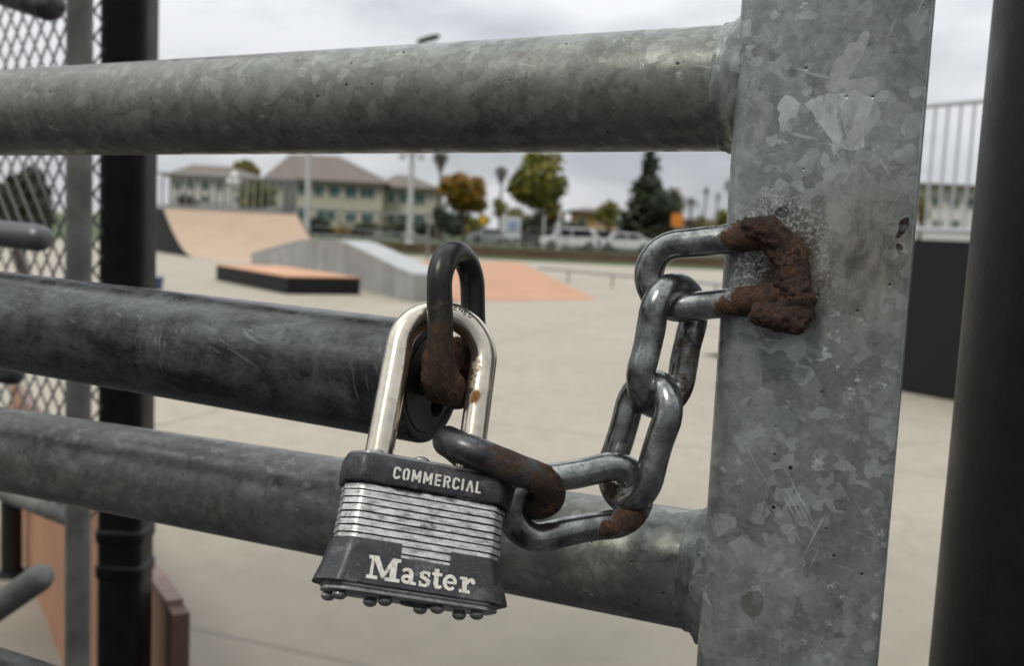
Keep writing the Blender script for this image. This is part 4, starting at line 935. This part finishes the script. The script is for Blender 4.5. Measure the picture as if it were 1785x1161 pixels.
# ------------------------------------------------------------------ cars
GLS = plain('car_glass', (.015, .018, .02), .15, 0, .1, 2); TYRE = plain('tyre', (.012, .012, .012), .9); RIM = plain('rim', (.35, .36, .37), .35, .7)
TAIL = plain('tail_red', (.25, .01, .01), .3)
def car(label, px, D, col, L_=4.5, H=1.5, suv=False, flip=1):
    c = W(px, 420, D); t = thing('parked_car', label, 'car', (c.x, D, 0), 0, 'cars parked beyond the lawn'); Wd = 1.8
    def X(s_): return c.x + flip * (s_ - .5) * L_
    top = [(0, .34), (0.0, .75), (.04, .86), (.20, .93), (.30, H * .98), (.45, H), (.68 if not suv else .86, H * .985), (.86 if not suv else .97, .98), (.98, .90), (1, .62), (1, .34), (.88, .26), (.12, .26)]
    body = MB(); body.prism([Vector((X(s_), D - Wd / 2, z)) for s_, z in top], (0, Wd, 0)); bo = body.build('body', col, t, 0)
    bv = bo.modifiers.new('b', 'BEVEL'); bv.width = .05; bv.segments = 2
    for (s0, s1, s2, s3) in ((.245, .325, .50, .50), (.52, .52, .655 if not suv else .80, .77 if not suv else .86)):
        for yy in (-1, 1):
            g = MB(); y_ = D + yy * (Wd / 2 + .004); g.prism([Vector((X(s0), y_, .95)), Vector((X(s1), y_, H * .93)), Vector((X(s2), y_, H * .94)), Vector((X(s3), y_, .98))], (0, yy * .01, 0)); g.build('window', GLS, t, 0)
    for s_ in (.19, .80):
        for yy in (-1, 1):
            w_ = MB(); w_.tube([(X(s_), D + yy * (Wd / 2 - .16), .33), (X(s_), D + yy * (Wd / 2 + .03), .33)], .33, 20); wo_ = w_.build('wheel', TYRE, t, 40)
            r_ = MB(); r_.tube([(X(s_), D + yy * (Wd / 2 + .032), .33), (X(s_), D + yy * (Wd / 2 + .045), .33)], .19, 14); r_.build('rim', RIM, wo_, 40)
    for yy in (-1, 1):
        MB().box((X(.012), D + yy * .68, .70), (.12, .34, .13)).build('headlight', RIM, t, 0); MB().box((X(.99), D + yy * .7, .78), (.12, .28, .16)).build('tail_light', TAIL, t, 0)
CW = plain('white_car_paint', (.70, .71, .72), .25); CB = plain('black_car_paint', (.02, .021, .023), .2); CG = plain('grey_car_paint', (.12, .125, .13), .3)
car('white car parked left of the dark one', 994, 77, CW, 4.6, 1.62, True)
car('dark estate car overlapping the white car beside it', 1042, 80, CB, 4.0, 1.5, True, -1)
car('white saloon car parked under the tall conifer', 1090, 77, CW, 4.4, 1.42)
car('dark grey car parked under the big green tree', 940, 86, CG, 4.6, 1.5)
car('small pale car parked under the orange tree', 858, 88, CW, 3.9, 1.3)
car('black car parked beside the gate post side of the conifer', 1165, 85, CB, 4.5, 1.45, False, -1)

# ------------------------------------------------------------------ poles, signs, lamps
PW = plain('pale_pole_paint', (.55, .56, .56), .5, .1, .05, 2)
def pole(name, label, cat, px, topy, D, r_, base_y=None):
    c = W(px, 400, D); zt = W(px, topy, D).z; t = thing(name, label, cat, (c.x, D, 0)); mb = MB(); mb.tube([(c.x, D, 0), (c.x, D, .25), (c.x, D, .3), (c.x, D, zt)], [r_ * 1.6, r_ * 1.6, r_, r_ * .8], 12); mb.build('pole', PW, t, 50); return t, c.x, zt
t, x, z = pole('light_pole', 'white pole in front of the broad roofed house', 'light pole', 535, 150, 60, .17)
MB().box((x, 60, z + .06), (1.4, .25, .16)).build('lamp_head', PW, t, 0)
DL = 55; hx_ = W(747, 66, DL).x; zt = W(747, 67, DL).z; bx_ = W(714, 400, DL).x
t = thing('street_lamp', 'tall white street lamp pole with crossarm whose dark head shows above the top rail', 'street lamp', (bx_, DL, 0)); zb_ = W(714, 112, DL).z
mb = MB(); mb.tube([(bx_, DL, 0), (bx_, DL, .3), (bx_, DL, .35), (bx_, DL, zb_)], [.27, .27, .16, .11], 14); mb.build('pole', PW, t, 50)
mb = MB(); mb.tube([(bx_, DL, zb_ - .3), (bx_ + .12, DL, zb_ + .4), (hx_ - .5, DL, zt - .18), (hx_ - .2, DL, zt - .08)], [.07, .06, .05, .05], 10); mb.build('arm', PW, t, 50)
mb = MB(); mb.loft([[Vector((hx_ + x_, DL + y_, zt + z_ + x_ * .30)) for x_, y_ in rrect(.62 * s_, .22 * s_, .10 * s_, 4)] for z_, s_ in ((-.14, .72), (-.04, 1), (.07, .95), (.16, .5))]); mb.build('lamp_head', plain('dark_lamp', (.035, .038, .03), .5), t, 30)
zc_ = W(714, 268, DL).z; MB().box((bx_, DL - .18, zc_), (1.35, .12, .10)).build('crossarm', PW, t, 0)
for s_ in (-.5, .5): MB().box((bx_ + s_, DL - .25, zc_ - .2), (.34, .25, .26)).build('floodlight', PW, t, 0)
def sign(label, px, y0, y1, w_px, D, mat, legs=1, diamond=False, name='road_sign'):
    a = W(px, y1, D); b = W(px, y0, D); t = thing(name, label, 'sign', (a.x, D, 0)); ww = w_px * D / F; hh_ = b.z - a.z; cz = (a.z + b.z) / 2
    mb = MB()
    if diamond: mb.prism([(a.x - ww / 2, D - .02, cz), (a.x, D - .02, cz - hh_ / 2), (a.x + ww / 2, D - .02, cz), (a.x, D - .02, cz + hh_ / 2)], (0, .04, 0))
    else: mb.prism([(a.x - ww / 2, D - .02, a.z), (a.x + ww / 2, D - .02, a.z), (a.x + ww / 2, D - .02, b.z), (a.x - ww / 2, D - .02, b.z)], (0, .04, 0))
    mb.build('panel', mat, t, 0)
    for k in range(legs):
        xk = a.x + (0 if legs == 1 else (-.45 + .9 * k) * ww); mb = MB(); mb.tube([(xk, D + .06, 0), (xk, D + .06, cz)], .035, 8); mb.build('leg', PW, t, 50)
    return t, a.x, cz, ww, hh_
sign('yellow diamond road sign under the orange tree', 842, 372, 393, 17, 75, plain('sign_yellow', (.62, .36, .02), .5, 0, .05), 1, True)
sign('square orange road sign right of the tall conifer', 1180, 372, 395, 20, 72, plain('sign_orange', (.72, .24, .03), .5, 0, .05))
t, x, cz, ww, hh_ = sign('white notice board with faint blue panels on the lawn', 893, 378, 415, 27, 62, plain('board_white', (.62, .66, .70), .5, 0, .05), 2, name='notice_board')
MB().box((x, 61.95, cz + hh_ * .1), (ww * .6, .02, hh_ * .4)).build('printed_panel', plain('board_blue', (.30, .36, .52), .5, 0, .3, 4), t, 0)
for (px, tp, D, r_, lab) in ((975, 366, 58, .075, 'short white pole in front of the white car'), (948, 376, 60, .045, 'thin pale pole on the lawn under the big green tree')):
    c = W(px, 400, D); zt = W(px, tp, D).z; mb = MB(); mb.tube([(c.x, D, 0), (c.x, D, .1), (c.x, D, .12), (c.x, D, zt - .05), (c.x, D, zt)], [r_ * 2, r_ * 2, r_, r_, r_ * .5], 12); tag(mb.build('pole', PW), lab, 'pole')
# globe lamp on the deck side
t, x, z = pole('globe_lamp', 'white globe lamp above the quarter pipe railing', 'lamp', 407, 322, 45, .05)
mb = MB(); mb.ball((x, 45, z + .14), (.32, .32, .27), 20, 12); mb.ball((x, 45, z + .42), (.17, .17, .15), 16, 10); mb.build('globe', plain('globe_white', (.82, .82, .8), .4, 0, .03), t, 60)
MB().box((x, 45, z - .12), (.34, .34, .08)).build('lamp_base', PW, t, 0)
# tidy names of repeated mesh objects left to Blender's own suffixes
for o_ in list(bpy.data.objects):
    if 'x' in o_.keys(): del o_['x']
